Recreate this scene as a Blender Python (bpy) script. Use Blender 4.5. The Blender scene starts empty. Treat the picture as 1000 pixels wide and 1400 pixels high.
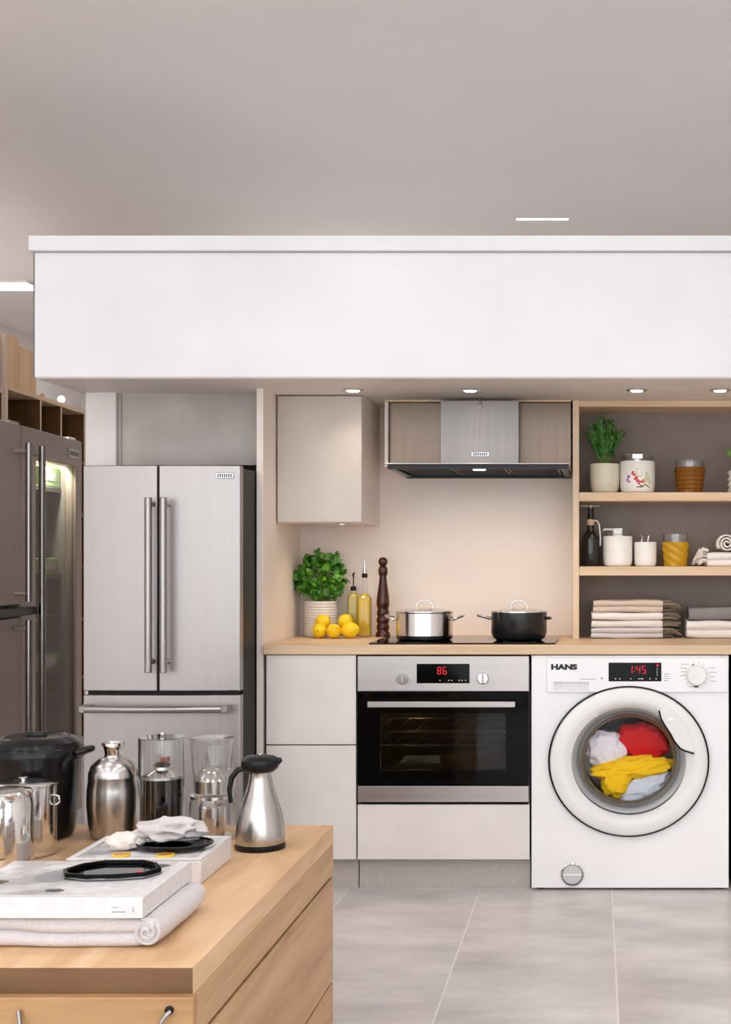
import bpy, bmesh, math, random
from mathutils import Vector, Matrix, noise

scene = bpy.context.scene
C = scene.collection
PI = math.pi

# ------------------------------------------------------------------ camera
D, F, VX, VH, EYE = 4.8, 1872.0, 815.0, 765.0, 1.159
cam_d = bpy.data.cameras.new('camera')
cam_d.sensor_fit = 'VERTICAL'
cam_d.sensor_height = 36.0
cam_d.lens = F / 1400.0 * 36.0
cam_d.shift_x = -(VX - 500.0) / 1400.0
cam_d.shift_y = (VH - 700.0) / 1400.0
cam_d.clip_start = 0.05
cam = bpy.data.objects.new('camera', cam_d)
cam.location = (0, -D, EYE)
cam.rotation_euler = (PI / 2, 0, 0)
C.objects.link(cam)
scene.camera = cam

# ------------------------------------------------------------------ world, exposure
world = bpy.data.worlds.new('daylight')
scene.world = world
world.use_nodes = True
bg = world.node_tree.nodes['Background']
bg.inputs[0].default_value = (0.955, 0.985, 1.03, 1)
bg.inputs[1].default_value = 2.55
vs = scene.view_settings
vs.view_transform = 'Standard'
vs.look = 'None'
vs.exposure = 0.17
vs.gamma = 1.0
vs.use_curve_mapping = False
scene.cycles.use_denoising = True
scene.cycles.max_bounces = 10
scene.cycles.diffuse_bounces = 5
scene.cycles.transparent_max_bounces = 16
scene.cycles.sample_clamp_indirect = 6.0
scene.cycles.caustics_reflective = False
scene.cycles.caustics_refractive = False
PANEL_POWER = 5.4      # emission of the ceiling panel diffusers
FILL_UP = 1.3          # emission of the fill strips added on the booth
DOWN_W = 2.0           # soffit downlights, watts


def X(px, Y): return (px - VX) * (D + Y) / F
def Z(py, Y): return EYE - (py - VH) * (D + Y) / F
def S(n, Y): return n * (D + Y) / F


# ------------------------------------------------------------------ materials
def lin(v):
    v /= 255.0
    return v / 12.92 if v <= 0.04045 else ((v + 0.055) / 1.055) ** 2.4
def col(r, g, b): return (lin(r), lin(g), lin(b), 1.0)

def base(name):
    m = bpy.data.materials.new(name)
    m.use_nodes = True
    n = m.node_tree.nodes; l = m.node_tree.links
    return m, n, l, n['Principled BSDF']

def mapped(n, l, scale, rot=(0, 0, 0), kind='Object'):
    tc = n.new('ShaderNodeTexCoord'); mp = n.new('ShaderNodeMapping')
    mp.inputs['Scale'].default_value = scale
    mp.inputs['Rotation'].default_value = rot
    l.new(tc.outputs[kind], mp.inputs[0])
    return mp

def ramp(n, stops):
    r = n.new('ShaderNodeValToRGB')
    e = r.color_ramp.elements
    while len(e) < len(stops): e.new(0.5)
    for k, (p, c) in enumerate(stops):
        e[k].position = p; e[k].color = c
    return r

def plain(name, c, rough=0.5, metal=0.0, spec=0.5, coat=0.0, bump=0.0, bscale=60, emit=None, estr=0):
    m, n, l, b = base(name)
    # a faint procedural unevenness, so that no surface is one dead colour
    mp = mapped(n, l, (1, 1, 1)); nz = n.new('ShaderNodeTexNoise')
    nz.inputs['Scale'].default_value = bscale; nz.inputs['Detail'].default_value = 3
    l.new(mp.outputs[0], nz.inputs['Vector'])
    lo = tuple(v * 0.94 for v in c[:3]) + (1,); hi = tuple(min(1, v * 1.05) for v in c[:3]) + (1,)
    r = ramp(n, [(0.3, lo), (0.7, hi)])
    l.new(nz.outputs['Fac'], r.inputs[0]); l.new(r.outputs[0], b.inputs['Base Color'])
    b.inputs['Roughness'].default_value = rough
    b.inputs['Metallic'].default_value = metal
    b.inputs['Specular IOR Level'].default_value = spec
    b.inputs['Coat Weight'].default_value = coat
    if bump:
        bp = n.new('ShaderNodeBump'); bp.inputs['Strength'].default_value = bump; bp.inputs['Distance'].default_value = 0.004
        l.new(nz.outputs['Fac'], bp.inputs['Height']); l.new(bp.outputs[0], b.inputs['Normal'])
    if emit:
        b.inputs['Emission Color'].default_value = emit; b.inputs['Emission Strength'].default_value = estr
    return m

def mottled(name, c1, c2, scale=2.5, rough=0.6, bump=0.05, stretch=(1, 1, 1), spec=0.4):
    m, n, l, b = base(name)
    mp = mapped(n, l, stretch)
    a = n.new('ShaderNodeTexNoise'); a.inputs['Scale'].default_value = scale; a.inputs['Detail'].default_value = 8
    a.inputs['Roughness'].default_value = 0.62
    l.new(mp.outputs[0], a.inputs['Vector'])
    r = ramp(n, [(0.3, c1), (0.7, c2)])
    l.new(a.outputs['Fac'], r.inputs[0]); l.new(r.outputs[0], b.inputs['Base Color'])
    b.inputs['Roughness'].default_value = rough
    b.inputs['Specular IOR Level'].default_value = spec
    f = n.new('ShaderNodeTexNoise'); f.inputs['Scale'].default_value = 120; f.inputs['Detail'].default_value = 3
    l.new(mp.outputs[0], f.inputs['Vector'])
    bp = n.new('ShaderNodeBump'); bp.inputs['Strength'].default_value = bump; bp.inputs['Distance'].default_value = 0.003
    l.new(f.outputs['Fac'], bp.inputs['Height']); l.new(bp.outputs[0], b.inputs['Normal'])
    return m

def wood(name, dark, mid, light, scale=(1.5, 22, 22), rough=0.5, rot=(0, 0, 0)):
    m, n, l, b = base(name)
    mp = mapped(n, l, scale, rot)
    a = n.new('ShaderNodeTexNoise'); a.inputs['Scale'].default_value = 1.0; a.inputs['Detail'].default_value = 7
    a.inputs['Distortion'].default_value = 0.8; a.inputs['Roughness'].default_value = 0.6
    l.new(mp.outputs[0], a.inputs['Vector'])
    r = ramp(n, [(0.25, dark), (0.5, mid), (0.75, light)])
    l.new(a.outputs['Fac'], r.inputs[0])
    l.new(r.outputs[0], b.inputs['Base Color'])
    b.inputs['Roughness'].default_value = rough
    bp = n.new('ShaderNodeBump'); bp.inputs['Strength'].default_value = 0.12; bp.inputs['Distance'].default_value = 0.002
    l.new(a.outputs['Fac'], bp.inputs['Height']); l.new(bp.outputs[0], b.inputs['Normal'])
    return m

def steel(name, c, rough=0.28, stretch=(120, 120, 2), var=0.10, aniso=0.0):
    m, n, l, b = base(name)
    mp = mapped(n, l, stretch)
    a = n.new('ShaderNodeTexNoise'); a.inputs['Scale'].default_value = 1.0; a.inputs['Detail'].default_value = 3
    l.new(mp.outputs[0], a.inputs['Vector'])
    mr = n.new('ShaderNodeMapRange')
    mr.inputs['To Min'].default_value = max(0.02, rough - var); mr.inputs['To Max'].default_value = rough + var
    l.new(a.outputs['Fac'], mr.inputs['Value']); l.new(mr.outputs[0], b.inputs['Roughness'])
    lo = tuple(v * 0.93 for v in c[:3]) + (1,)
    r = ramp(n, [(0.3, lo), (0.7, c)])
    l.new(a.outputs['Fac'], r.inputs[0]); l.new(r.outputs[0], b.inputs['Base Color'])
    b.inputs['Metallic'].default_value = 1.0
    b.inputs['Anisotropic'].default_value = aniso
    return m

def thin_glass(name, tint=(0.97, 0.98, 0.98, 1), rough=0.02, refl=1.0, ior=1.45):
    m, n, l, b = base(name)
    n.remove(b)
    out = n['Material Output']
    t = n.new('ShaderNodeBsdfTransparent'); t.inputs[0].default_value = tint
    g = n.new('ShaderNodeBsdfGlossy'); g.inputs['Roughness'].default_value = rough
    fr = n.new('ShaderNodeFresnel')
    ge = n.new('ShaderNodeNewGeometry'); im = n.new('ShaderNodeMath'); im.operation = 'MULTIPLY_ADD'
    im.inputs[1].default_value = 1/ior - ior; im.inputs[2].default_value = ior
    l.new(ge.outputs['Backfacing'], im.inputs[0]); l.new(im.outputs[0], fr.inputs['IOR'])
    mu = n.new('ShaderNodeMath'); mu.operation = 'MULTIPLY'; mu.inputs[1].default_value = refl
    mx = n.new('ShaderNodeMixShader')
    l.new(fr.outputs[0], mu.inputs[0]); l.new(mu.outputs[0], mx.inputs[0])
    l.new(t.outputs[0], mx.inputs[1]); l.new(g.outputs[0], mx.inputs[2]); l.new(mx.outputs[0], out.inputs[0])
    return m

def liquid(name, c, opaque=0.5):
    m, n, l, b = base(name)
    out = n['Material Output']
    b.inputs['Base Color'].default_value = c; b.inputs['Roughness'].default_value = 0.08
    t = n.new('ShaderNodeBsdfTransparent'); t.inputs[0].default_value = tuple(min(1, v * 1.25) for v in c[:3]) + (1,)
    mx = n.new('ShaderNodeMixShader'); mx.inputs[0].default_value = opaque
    l.new(t.outputs[0], mx.inputs[1]); l.new(b.outputs[0], mx.inputs[2]); l.new(mx.outputs[0], out.inputs[0])
    return m

def glow(name, c, s):
    m, n, l, b = base(name)
    b.inputs['Base Color'].default_value = c
    b.inputs['Emission Color'].default_value = c; b.inputs['Emission Strength'].default_value = s
    return m

def leafy(name, c1, c2):
    m, n, l, b = base(name)
    mp = mapped(n, l, (1, 1, 1)); a = n.new('ShaderNodeTexNoise'); a.inputs['Scale'].default_value = 28
    l.new(mp.outputs[0], a.inputs['Vector'])
    r = ramp(n, [(0.35, c1), (0.65, c2)]); l.new(a.outputs['Fac'], r.inputs[0]); l.new(r.outputs[0], b.inputs['Base Color'])
    b.inputs['Roughness'].default_value = 0.4
    return m

MT = {}
MT['ceiling'] = plain('ceiling_paint', col(243, 237, 236), 0.9, bscale=0.4, spec=0.1)
MT['wall_white'] = plain('wall_paint_white', col(240, 234, 231), 0.85, bscale=4, spec=0.2)
MT['wall_cream'] = mottled('backsplash_plaster', col(238, 224, 214), col(245, 233, 224), 3.0, 0.55, 0.03)
MT['bulk'] = plain('bulkhead_white', col(228, 228, 230), 0.5, bscale=2)
MT['soffit'] = plain('soffit_paint', col(240, 231, 224), 0.6, bscale=4)
MT['tile'] = mottled('floor_tile', col(184, 177, 175), col(234, 228, 225), 2.0, 0.34, 0.03, (1.0, 1.9, 1))
MT['grout'] = plain('grout', col(244, 238, 234), 0.8)
MT['front'] = mottled('cream_concrete_front', col(222, 214, 208), col(234, 227, 222), 3.5, 0.5, 0.04)
MT['greyfront'] = mottled('grey_concrete_panel', col(172, 163, 157), col(206, 198, 192), 3.0, 0.55, 0.04)
MT['carcass'] = plain('carcass_grey', col(120, 114, 110), 0.7)
MT['plinth'] = plain('plinth_laminate', col(186, 178, 170), 0.5)
MT['panelcream'] = mottled('cream_side_panel', col(236, 223, 213), col(243, 232, 223), 2.0, 0.5, 0.02)
MT['oak'] = wood('pale_oak', col(204, 172, 136), col(219, 190, 155), col(229, 203, 171), (2, 26, 26))
MT['oak_up'] = wood('pale_oak_upright', col(210, 182, 150), col(224, 199, 168), col(233, 210, 182), (26, 26, 2))
MT['shelf_back'] = mottled('taupe_shelf_back', col(128, 115, 107), col(150, 137, 128), 3.5, 0.6, 0.04)
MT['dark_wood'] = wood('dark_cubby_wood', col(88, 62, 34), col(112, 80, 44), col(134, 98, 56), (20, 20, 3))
MT['crate'] = wood('crate_wood', col(205, 164, 116), col(220, 182, 136), col(230, 196, 152), (18, 18, 2))
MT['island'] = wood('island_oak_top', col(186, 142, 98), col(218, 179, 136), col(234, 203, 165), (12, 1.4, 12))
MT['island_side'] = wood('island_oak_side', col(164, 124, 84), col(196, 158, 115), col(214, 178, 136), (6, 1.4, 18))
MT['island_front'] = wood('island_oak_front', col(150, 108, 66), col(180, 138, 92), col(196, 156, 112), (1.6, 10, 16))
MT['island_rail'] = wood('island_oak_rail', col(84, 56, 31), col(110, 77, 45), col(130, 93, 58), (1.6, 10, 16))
MT['black_gap'] = plain('black_gap', col(14, 13, 13), 0.7)
MT['steel'] = steel('brushed_steel', (0.48, 0.445, 0.43, 1), 0.34, (2, 60, 60), 0.06)
MT['steel_v'] = steel('brushed_steel_vertical', (0.445, 0.412, 0.40, 1), 0.42, (40, 40, 0.6), 0.04)
MT['fridge_dark'] = plain('satin_taupe_steel', col(184, 168, 158), .34, .35, bscale=3)
MT['steel_chim'] = steel('chimney_steel', (0.29, 0.265, 0.255, 1), 0.42, (90, 90, 1.5))
MT['fridge_in'] = plain('fridge_lining', col(150, 142, 136), .5)
MT['steel_dark'] = steel('dark_steel', (0.30, 0.275, 0.255, 1), 0.32, (60, 60, 2))
MT['chrome'] = steel('polished_chrome', (0.78, 0.77, 0.76, 1), 0.10, (30, 30, 30), 0.03)
MT['pot_steel'] = steel('pot_steel', (0.72, 0.69, 0.66, 1), 0.16, (4, 4, 80), 0.05)
MT['hood_side'] = steel('bronze_hood_panel', (0.21, 0.16, 0.125, 1), 0.36, (60, 60, 2))
MT['white_enamel'] = plain('white_enamel', col(247, 246, 246), 0.28, bscale=2, coat=0.2)
MT['white_plastic'] = plain('white_plastic', col(238, 237, 236), 0.4, bscale=3)
MT['grey_ring'] = steel('grey_satin_ring', (0.52, 0.55, 0.56, 1), 0.45, (8, 8, 8), 0.04)
MT['drum'] = steel('drum_steel', (0.42, 0.40, 0.38, 1), 0.3, (10, 10, 40), 0.08)
MT['black_gloss'] = plain('black_gloss', col(6, 6, 7), 0.06, spec=0.13)
MT['mirror_black'] = plain('mirror_black', col(10, 10, 11), 0.03, spec=0.9)
MT['steel_jug'] = steel('jug_steel', (0.55, 0.525, 0.505, 1), 0.25, (70, 70, 1.2), 0.06)
MT['grey_disc'] = plain('grey_plastic', col(205, 204, 204), 0.4)
MT['door_grey'] = mottled('greige_cabinet_door', col(196, 187, 178), col(210, 202, 194), 3.0, 0.5, 0.04)
MT['handle_steel'] = steel('handle_steel', (0.36, 0.335, 0.325, 1), 0.24, (6, 6, 6), 0.03)
MT['pocket'] = plain('pocket_shade', col(226, 225, 225), 0.4)  # greyer white: shade inside the drawer recess is put into the colour
MT['smoke_mirror'] = plain('smoke_mirror', col(120, 120, 122), 0.05, 1.0)
MT['black_plastic'] = plain('black_plastic', col(14, 14, 16), 0.28, spec=0.3)
MT['cooker_black'] = plain('cooker_black_enamel', col(15, 15, 19), 0.2, spec=0.32)
MT['pot_black'] = plain('pot_black_enamel', col(24, 24, 26), 0.25)
MT['black_side'] = plain('black_fridge_side', col(17, 15, 14), 0.45, spec=0.25)
MT['oven_in'] = plain('oven_enamel', col(48, 47, 44), 0.45)
MT['rack'] = steel('rack_wire', (0.60, 0.50, 0.34, 1), 0.3, (20, 20, 20), 0.05)
MT['crust'] = mottled('pie_crust', col(120, 72, 26), col(190, 126, 54), 40, 0.7, 0.5)
MT['glass'] = thin_glass('clear_glass')
MT['glass_jar'] = thin_glass('jar_glass', (0.96, 0.965, 0.965, 1), 0.02, 1.7)
MT['glass_oven'] = thin_glass('oven_glass', (0.42, 0.42, 0.40, 1), 0.03, 0.9)
MT['glass_door'] = thin_glass('washer_glass', (0.97, 0.97, 0.97, 1), 0.02, 0.3)
MT['glass_fridge'] = thin_glass('smoked_fridge_glass', (0.86, 0.81, 0.77, 1), 0.05, 0.6)
MT['glass_smoke'] = thin_glass('window_pane', (0.97, 0.98, 0.98, 1))
MT['oil'] = liquid('olive_oil', col(222, 188, 62), 0.8)
MT['oil2'] = liquid('pale_oil', col(208, 190, 96), 0.75)
MT['coffee'] = plain('black_coffee', col(16, 9, 8), 0.12, spec=0.05)
MT['mill'] = wood('dark_turned_wood', col(44, 17, 11), col(66, 26, 16), col(88, 38, 24), (24, 24, 5), 0.2)
MT['lemon'] = plain('lemon_peel', col(250, 212, 20), 0.4, bump=0.35, bscale=260)
MT['leaf'] = leafy('basil_leaf', col(34, 96, 16), col(92, 156, 38))
MT['leaf2'] = leafy('shelf_leaf', col(26, 74, 24), col(60, 124, 38))
MT['leaf3'] = leafy('bright_leaf', col(96, 150, 44), col(132, 182, 66))
MT['stem'] = plain('stem_green', col(96, 132, 52), 0.5)
MT['soil'] = plain('soil', col(48, 36, 28), 0.9, bump=0.5, bscale=120)
MT['ceramic_w'] = plain('white_ceramic', col(240, 237, 232), 0.3, bscale=12)
MT['ceramic_g'] = mottled('grey_white_ceramic', col(206, 203, 199), col(222, 219, 215), 12, 0.4, 0.15)
MT['ceramic_c'] = plain('cream_ceramic', col(216, 209, 190), 0.4, bump=0.2, bscale=70)
MT['amber'] = liquid('amber_glass', col(160, 100, 28), 0.62)
MT['yellow_glass'] = liquid('yellow_glass', col(222, 176, 34), 0.68)
MT['wine_black'] = plain('dark_bottle_glass', col(20, 18, 18), 0.1, spec=0.6)
MT['label_gold'] = plain('tan_band', col(206, 176, 142), 0.5)
MT['pinkflower'] = plain('print_pink', col(206, 74, 100), 0.5)
MT['purpleflower'] = plain('print_purple', col(170, 110, 176), 0.5)
MT['redflower'] = plain('print_red', col(214, 60, 78), 0.5)
MT['twig'] = plain('print_twig', col(96, 86, 62), 0.6)
MT['sage'] = plain('print_sage', col(206, 212, 170), 0.6)
def cloth(name, c, b=0.4, s=220): return plain(name, c, 0.9, spec=0.15, bump=b, bscale=s)
MT['tw_beige'] = cloth('towel_beige', col(214, 196, 182))
MT['tw_white'] = cloth('towel_white', col(240, 233, 227))
MT['tw_cream'] = cloth('towel_cream', col(232, 224, 216))
MT['tw_lav'] = cloth('towel_pale_grey', col(212, 207, 208))
MT['tw_grey'] = cloth('towel_grey', col(142, 137, 137))
MT['fringe'] = cloth('shaded_fringe', col(140, 126, 110))  # taupe tone carries the shadow on the layered towel ends
MT['throw'] = cloth('throw_pale_grey', col(216, 211, 212), 0.3, 150)
MT['napkin'] = cloth('napkin_grey', col(206, 199, 198), 0.3, 150)
MT['g_red'] = cloth('garment_red', col(206, 16, 22), 0.2, 90)
MT['g_yellow'] = cloth('garment_yellow', col(250, 200, 28), 0.2, 90)
MT['g_white'] = cloth('garment_white', col(236, 230, 236), 0.2, 90)
MT['g_blue'] = cloth('garment_bluish_white', col(218, 224, 236), 0.2, 90)
MT['text'] = plain('black_print', col(22, 22, 24), 0.5)
MT['textgrey'] = plain('grey_print', col(150, 150, 152), 0.5)
MT['led'] = glow('red_led', (0.42, 0.002, 0.015, 1), 0.75)
MT['ledw'] = glow('dim_white_led', (0.6, 0.62, 0.62, 1), 0.25)
MT['panel_glow'] = glow('panel_diffuser', (0.99, 0.985, 0.98, 1), PANEL_POWER)
MT['fill_strip_glow'] = glow('fill_strip_diffuser', (.99, .98, .975, 1), FILL_UP)
MT['fill_torch_glow'] = glow('fill_torch_disc', (1, .97, .94, 1), 16.0)
MT['down_glow'] = glow('downlight_lens', (1, 0.92, 0.80, 1), 9.0)
MT['badge'] = steel('badge_metal', (0.5, 0.5, 0.5, 1), 0.2, (20, 20, 20), 0.04)
MT['badge_mark'] = plain('badge_mark', col(90, 90, 92), 0.4)
MT['bookwhite'] = plain('book_white_edge', col(222, 219, 220), 0.4)
MT['print'] = mottled('cover_print', col(150, 147, 148), col(244, 241, 240), 9, 0.25, 0.0, (1, 1, 1), 0.5)
MT['reflection_green'] = plain('pale_green_reflection', col(190, 232, 168), 0.5, emit=col(190, 232, 168), estr=0.0)  # green of a reflected glow, given to solid blocks
MT['orange'] = plain('orange_slice', col(186, 128, 60), 0.4)


# ------------------------------------------------------------------ mesh builder
class MB:
    def __init__(s): s.v = []; s.f = []
    def add(s, vs, fs):
        o = len(s.v); s.v += [tuple(p) for p in vs]; s.f += [tuple(i + o for i in f) for f in fs]; return s
    def box(s, x0, x1, y0, y1, z0, z1):
        if x0 > x1: x0, x1 = x1, x0
        if y0 > y1: y0, y1 = y1, y0
        if z0 > z1: z0, z1 = z1, z0
        return s.add([(x0,y0,z0),(x1,y0,z0),(x1,y1,z0),(x0,y1,z0),(x0,y0,z1),(x1,y0,z1),(x1,y1,z1),(x0,y1,z1)],
                     [(0,3,2,1),(4,5,6,7),(0,1,5,4),(1,2,6,5),(2,3,7,6),(3,0,4,7)])
    def frame(s, x0, x1, z0, z1, hx0, hx1, hz0, hz1, y0, y1):
        """a slab in the XZ plane with a rectangular hole, as one closed ring"""
        o = [(x0,z0),(x1,z0),(x1,z1),(x0,z1)]; h = [(hx0,hz0),(hx1,hz0),(hx1,hz1),(hx0,hz1)]
        vs = [(p[0],y0,p[1]) for p in o+h] + [(p[0],y1,p[1]) for p in o+h]
        fs = []
        for i in range(4):
            j = (i+1) % 4
            fs += [(i,j,4+j,4+i), (8+j,8+i,12+i,12+j), (j,i,8+i,8+j), (4+i,4+j,12+j,12+i)]
        return s.add(vs, fs)
    def lathe(s, prof, seg=32, c=(0,0,0), sx=1, sy=1, axis='z', cap=True):
        vs, fs = [], []
        n = len(prof)
        for (r, z) in prof:
            for k in range(seg):
                a = 2*PI*k/seg
                p = (r*math.cos(a)*sx, r*math.sin(a)*sy, z)
                if axis == 'y': p = (p[0], z, p[1])
                if axis == 'x': p = (z, p[0], p[1])
                vs.append((p[0]+c[0], p[1]+c[1], p[2]+c[2]))
        for i in range(n-1):
            for k in range(seg):
                k2 = (k+1) % seg
                fs.append((i*seg+k, i*seg+k2, (i+1)*seg+k2, (i+1)*seg+k))
        if cap:
            if prof[0][0] > 1e-5: fs.append(tuple(reversed(range(seg))))
            if prof[-1][0] > 1e-5: fs.append(tuple((n-1)*seg+k for k in range(seg)))
        return s.add(vs, fs)
    def tube(s, pts, r, seg=10, closed=False, flat=1.0):
        pts = [Vector(p) for p in pts]; n = len(pts)
        rs = r if isinstance(r, (list, tuple)) else [r]*n
        vs, fs = [], []
        up = None
        for i, p in enumerate(pts):
            if closed: d = pts[(i+1) % n] - pts[i-1]
            else: d = pts[min(i+1, n-1)] - pts[max(i-1, 0)]
            d.normalize()
            if up is None:
                up = Vector((0,0,1)) if abs(d.z) < 0.9 else Vector((0,1,0))
            a = d.cross(up)
            if a.length < 1e-6: a = d.orthogonal()
            a.normalize(); b = a.cross(d).normalized(); up = b
            for k in range(seg):
                t = 2*PI*k/seg
                vs.append(p + (a*math.cos(t)*flat + b*math.sin(t))*rs[i])
        m = n if closed else n-1
        for i in range(m):
            i2 = (i+1) % n
            for k in range(seg):
                k2 = (k+1) % seg
                fs.append((i*seg+k, i*seg+k2, i2*seg+k2, i2*seg+k))
        if not closed:
            fs.append(tuple(reversed(range(seg)))); fs.append(tuple((n-1)*seg+k for k in range(seg)))
        return s.add(vs, fs)
    def prism(s, poly, y0, y1, plane='xz'):
        n = len(poly); vs = []
        for y in (y0, y1):
            for (a, b) in poly:
                vs.append((a, y, b) if plane == 'xz' else ((a, b, y) if plane == 'xy' else (y, a, b)))
        fs = [tuple(range(n)), tuple(reversed(range(n, 2*n)))]
        for i in range(n):
            j = (i+1) % n
            fs.append((j, i, n+i, n+j))
        return s.add(vs, fs)
    def sphere(s, c, r, seg=16, rings=10, sc=(1,1,1), tip=0.0):
        prof = []
        for i in range(rings+1):
            a = -PI/2 + PI*i/rings
            prof.append((max(1e-6, math.cos(a)*r), math.sin(a)*r*(1+tip*abs(math.sin(a))**6)))
        vs, fs = [], []
        for (rr, z) in prof:
            for k in range(seg):
                t = 2*PI*k/seg
                vs.append((c[0]+rr*math.cos(t)*sc[0], c[1]+rr*math.sin(t)*sc[1], c[2]+z*sc[2]))
        for i in range(rings):
            for k in range(seg):
                k2 = (k+1) % seg
                fs.append((i*seg+k, i*seg+k2, (i+1)*seg+k2, (i+1)*seg+k))
        return s.add(vs, fs)
    def shift(s, dx, dy, dz):
        s.v = [(a+dx, b+dy, c+dz) for (a, b, c) in s.v]; return s


def obj(name, mb, mat, parent=None, smooth=True, bevel=0.0, seg=2, angle=35):
    me = bpy.data.meshes.new(name)
    if isinstance(mb, MB):
        me.from_pydata(mb.v, [], mb.f)
        bm = bmesh.new(); bm.from_mesh(me)
        bmesh.ops.remove_doubles(bm, verts=bm.verts, dist=1e-6)
        bmesh.ops.recalc_face_normals(bm, faces=bm.faces)
        bm.to_mesh(me); bm.free()
    else:
        mb.to_mesh(me); mb.free()
    me.materials.append(MT[mat] if isinstance(mat, str) else mat)
    if smooth:
        me.polygons.foreach_set('use_smooth', [True]*len(me.polygons))
        me.set_sharp_from_angle(angle=math.radians(angle))
    o = bpy.data.objects.new(name, me); C.objects.link(o)
    if parent: o.parent = parent
    if bevel:
        md = o.modifiers.new('bevel', 'BEVEL'); md.width = bevel; md.segments = seg
        md.limit_method = 'ANGLE'; md.angle_limit = math.radians(40)
    return o

def tag(o, label, cat, group=None):
    o['label'] = label; o['category'] = cat
    if group: o['group'] = group
    return o

def thing(name, label, cat, loc=(0,0,0), rotz=0, group=None):
    o = bpy.data.objects.new(name, None); C.objects.link(o)
    o.empty_display_size = 0.05
    o.location = loc; o.rotation_euler = (0, 0, rotz)
    return tag(o, label, cat, group)

def struct(o, label=None):
    o['kind'] = 'structure'
    if label: o['label'] = label
    return o

def copy_tree(o, parent=None):
    c = o.copy(); C.objects.link(c); c.parent = parent
    for ch in list(o.children): copy_tree(ch, c)
    return c

def wbox(root, name, mat, x0, x1, y0, y1, z0, z1, bevel=0.0015, parent=None):
    """a box given in world coordinates, as a part of root"""
    L = root.location
    return obj(name, MB().box(x0-L.x, x1-L.x, y0-L.y, y1-L.y, z0-L.z, z1-L.z), mat, parent or root, bevel=bevel)

def text_part(name, body, size, mat, parent, loc, sx=1.0, bold=0.0, depth=0.0006):
    cu = bpy.data.curves.new(name, 'FONT'); cu.body = body; cu.size = size; cu.extrude = depth; cu.offset = bold
    tmp = bpy.data.objects.new(name + '_tmp', cu); C.objects.link(tmp)
    dg = bpy.context.evaluated_depsgraph_get()
    me = bpy.data.meshes.new_from_object(tmp.evaluated_get(dg))
    bpy.data.objects.remove(tmp); bpy.data.curves.remove(cu)
    me.transform(Matrix.Rotation(PI/2, 4, 'X') @ Matrix.Diagonal((sx, 1, 1, 1)))
    me.materials.clear(); me.materials.append(MT[mat])
    o = bpy.data.objects.new(name, me); C.objects.link(o); o.parent = parent; o.location = loc
    return o

def seg_digits(s, x, z, h, y, gap=0.25):
    """seven-segment digits in the XZ plane, front at y"""
    mb = MB(); w = h*0.52; t = h*0.12
    table = {'0':'abcdef','1':'bc','2':'abged','3':'abgcd','4':'fgbc','5':'afgcd','6':'afgedc','7':'abc','8':'abcdefg','9':'abcdfg'}
    for ch in s:
        if ch == ':':
            for k in (0.3, 0.7): mb.box(x, x+t, y, y+0.0006, z+h*k-t/2, z+h*k+t/2)
            x += t + w*gap; continue
        for q in table[ch]:
            if q == 'a': mb.box(x+t*.6, x+w-t*.6, y, y+.0006, z+h-t, z+h)
            if q == 'g': mb.box(x+t*.6, x+w-t*.6, y, y+.0006, z+h/2-t/2, z+h/2+t/2)
            if q == 'd': mb.box(x+t*.6, x+w-t*.6, y, y+.0006, z, z+t)
            if q == 'f': mb.box(x, x+t, y, y+.0006, z+h/2+t*.3, z+h-t*.3)
            if q == 'e': mb.box(x, x+t, y, y+.0006, z+t*.3, z+h/2-t*.3)
            if q == 'b': mb.box(x+w-t, x+w, y, y+.0006, z+h/2+t*.3, z+h-t*.3)
            if q == 'c': mb.box(x+w-t, x+w, y, y+.0006, z+t*.3, z+h/2-t*.3)
        x += w + w*gap + t*0.5
    return mb

def blob(radii, amp=0.2, freq=2.0, seed=0, sub=4, flat_bottom=True, ridge=False):
    bm = bmesh.new()
    bmesh.ops.create_icosphere(bm, subdivisions=sub, radius=1.0)
    off = Vector((seed*7.31, seed*3.17, seed*1.93))
    for v in bm.verts:
        d = v.co.normalized()
        k = noise.noise(d*freq + off)
        if ridge: k = (1 - abs(k)*2.2) * 0.6 - 0.2 + 0.5*noise.noise(d*freq*2.3 + off)
        r = 1 + amp*k
        v.co = Vector((d.x*radii[0]*r, d.y*radii[1]*r, d.z*radii[2]*r))
        if flat_bottom and v.co.z < -radii[2]*0.72: v.co.z = -radii[2]*0.72
    lo = min(v.co.z for v in bm.verts)
    if flat_bottom:
        for v in bm.verts: v.co.z -= lo
    return bm

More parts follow.
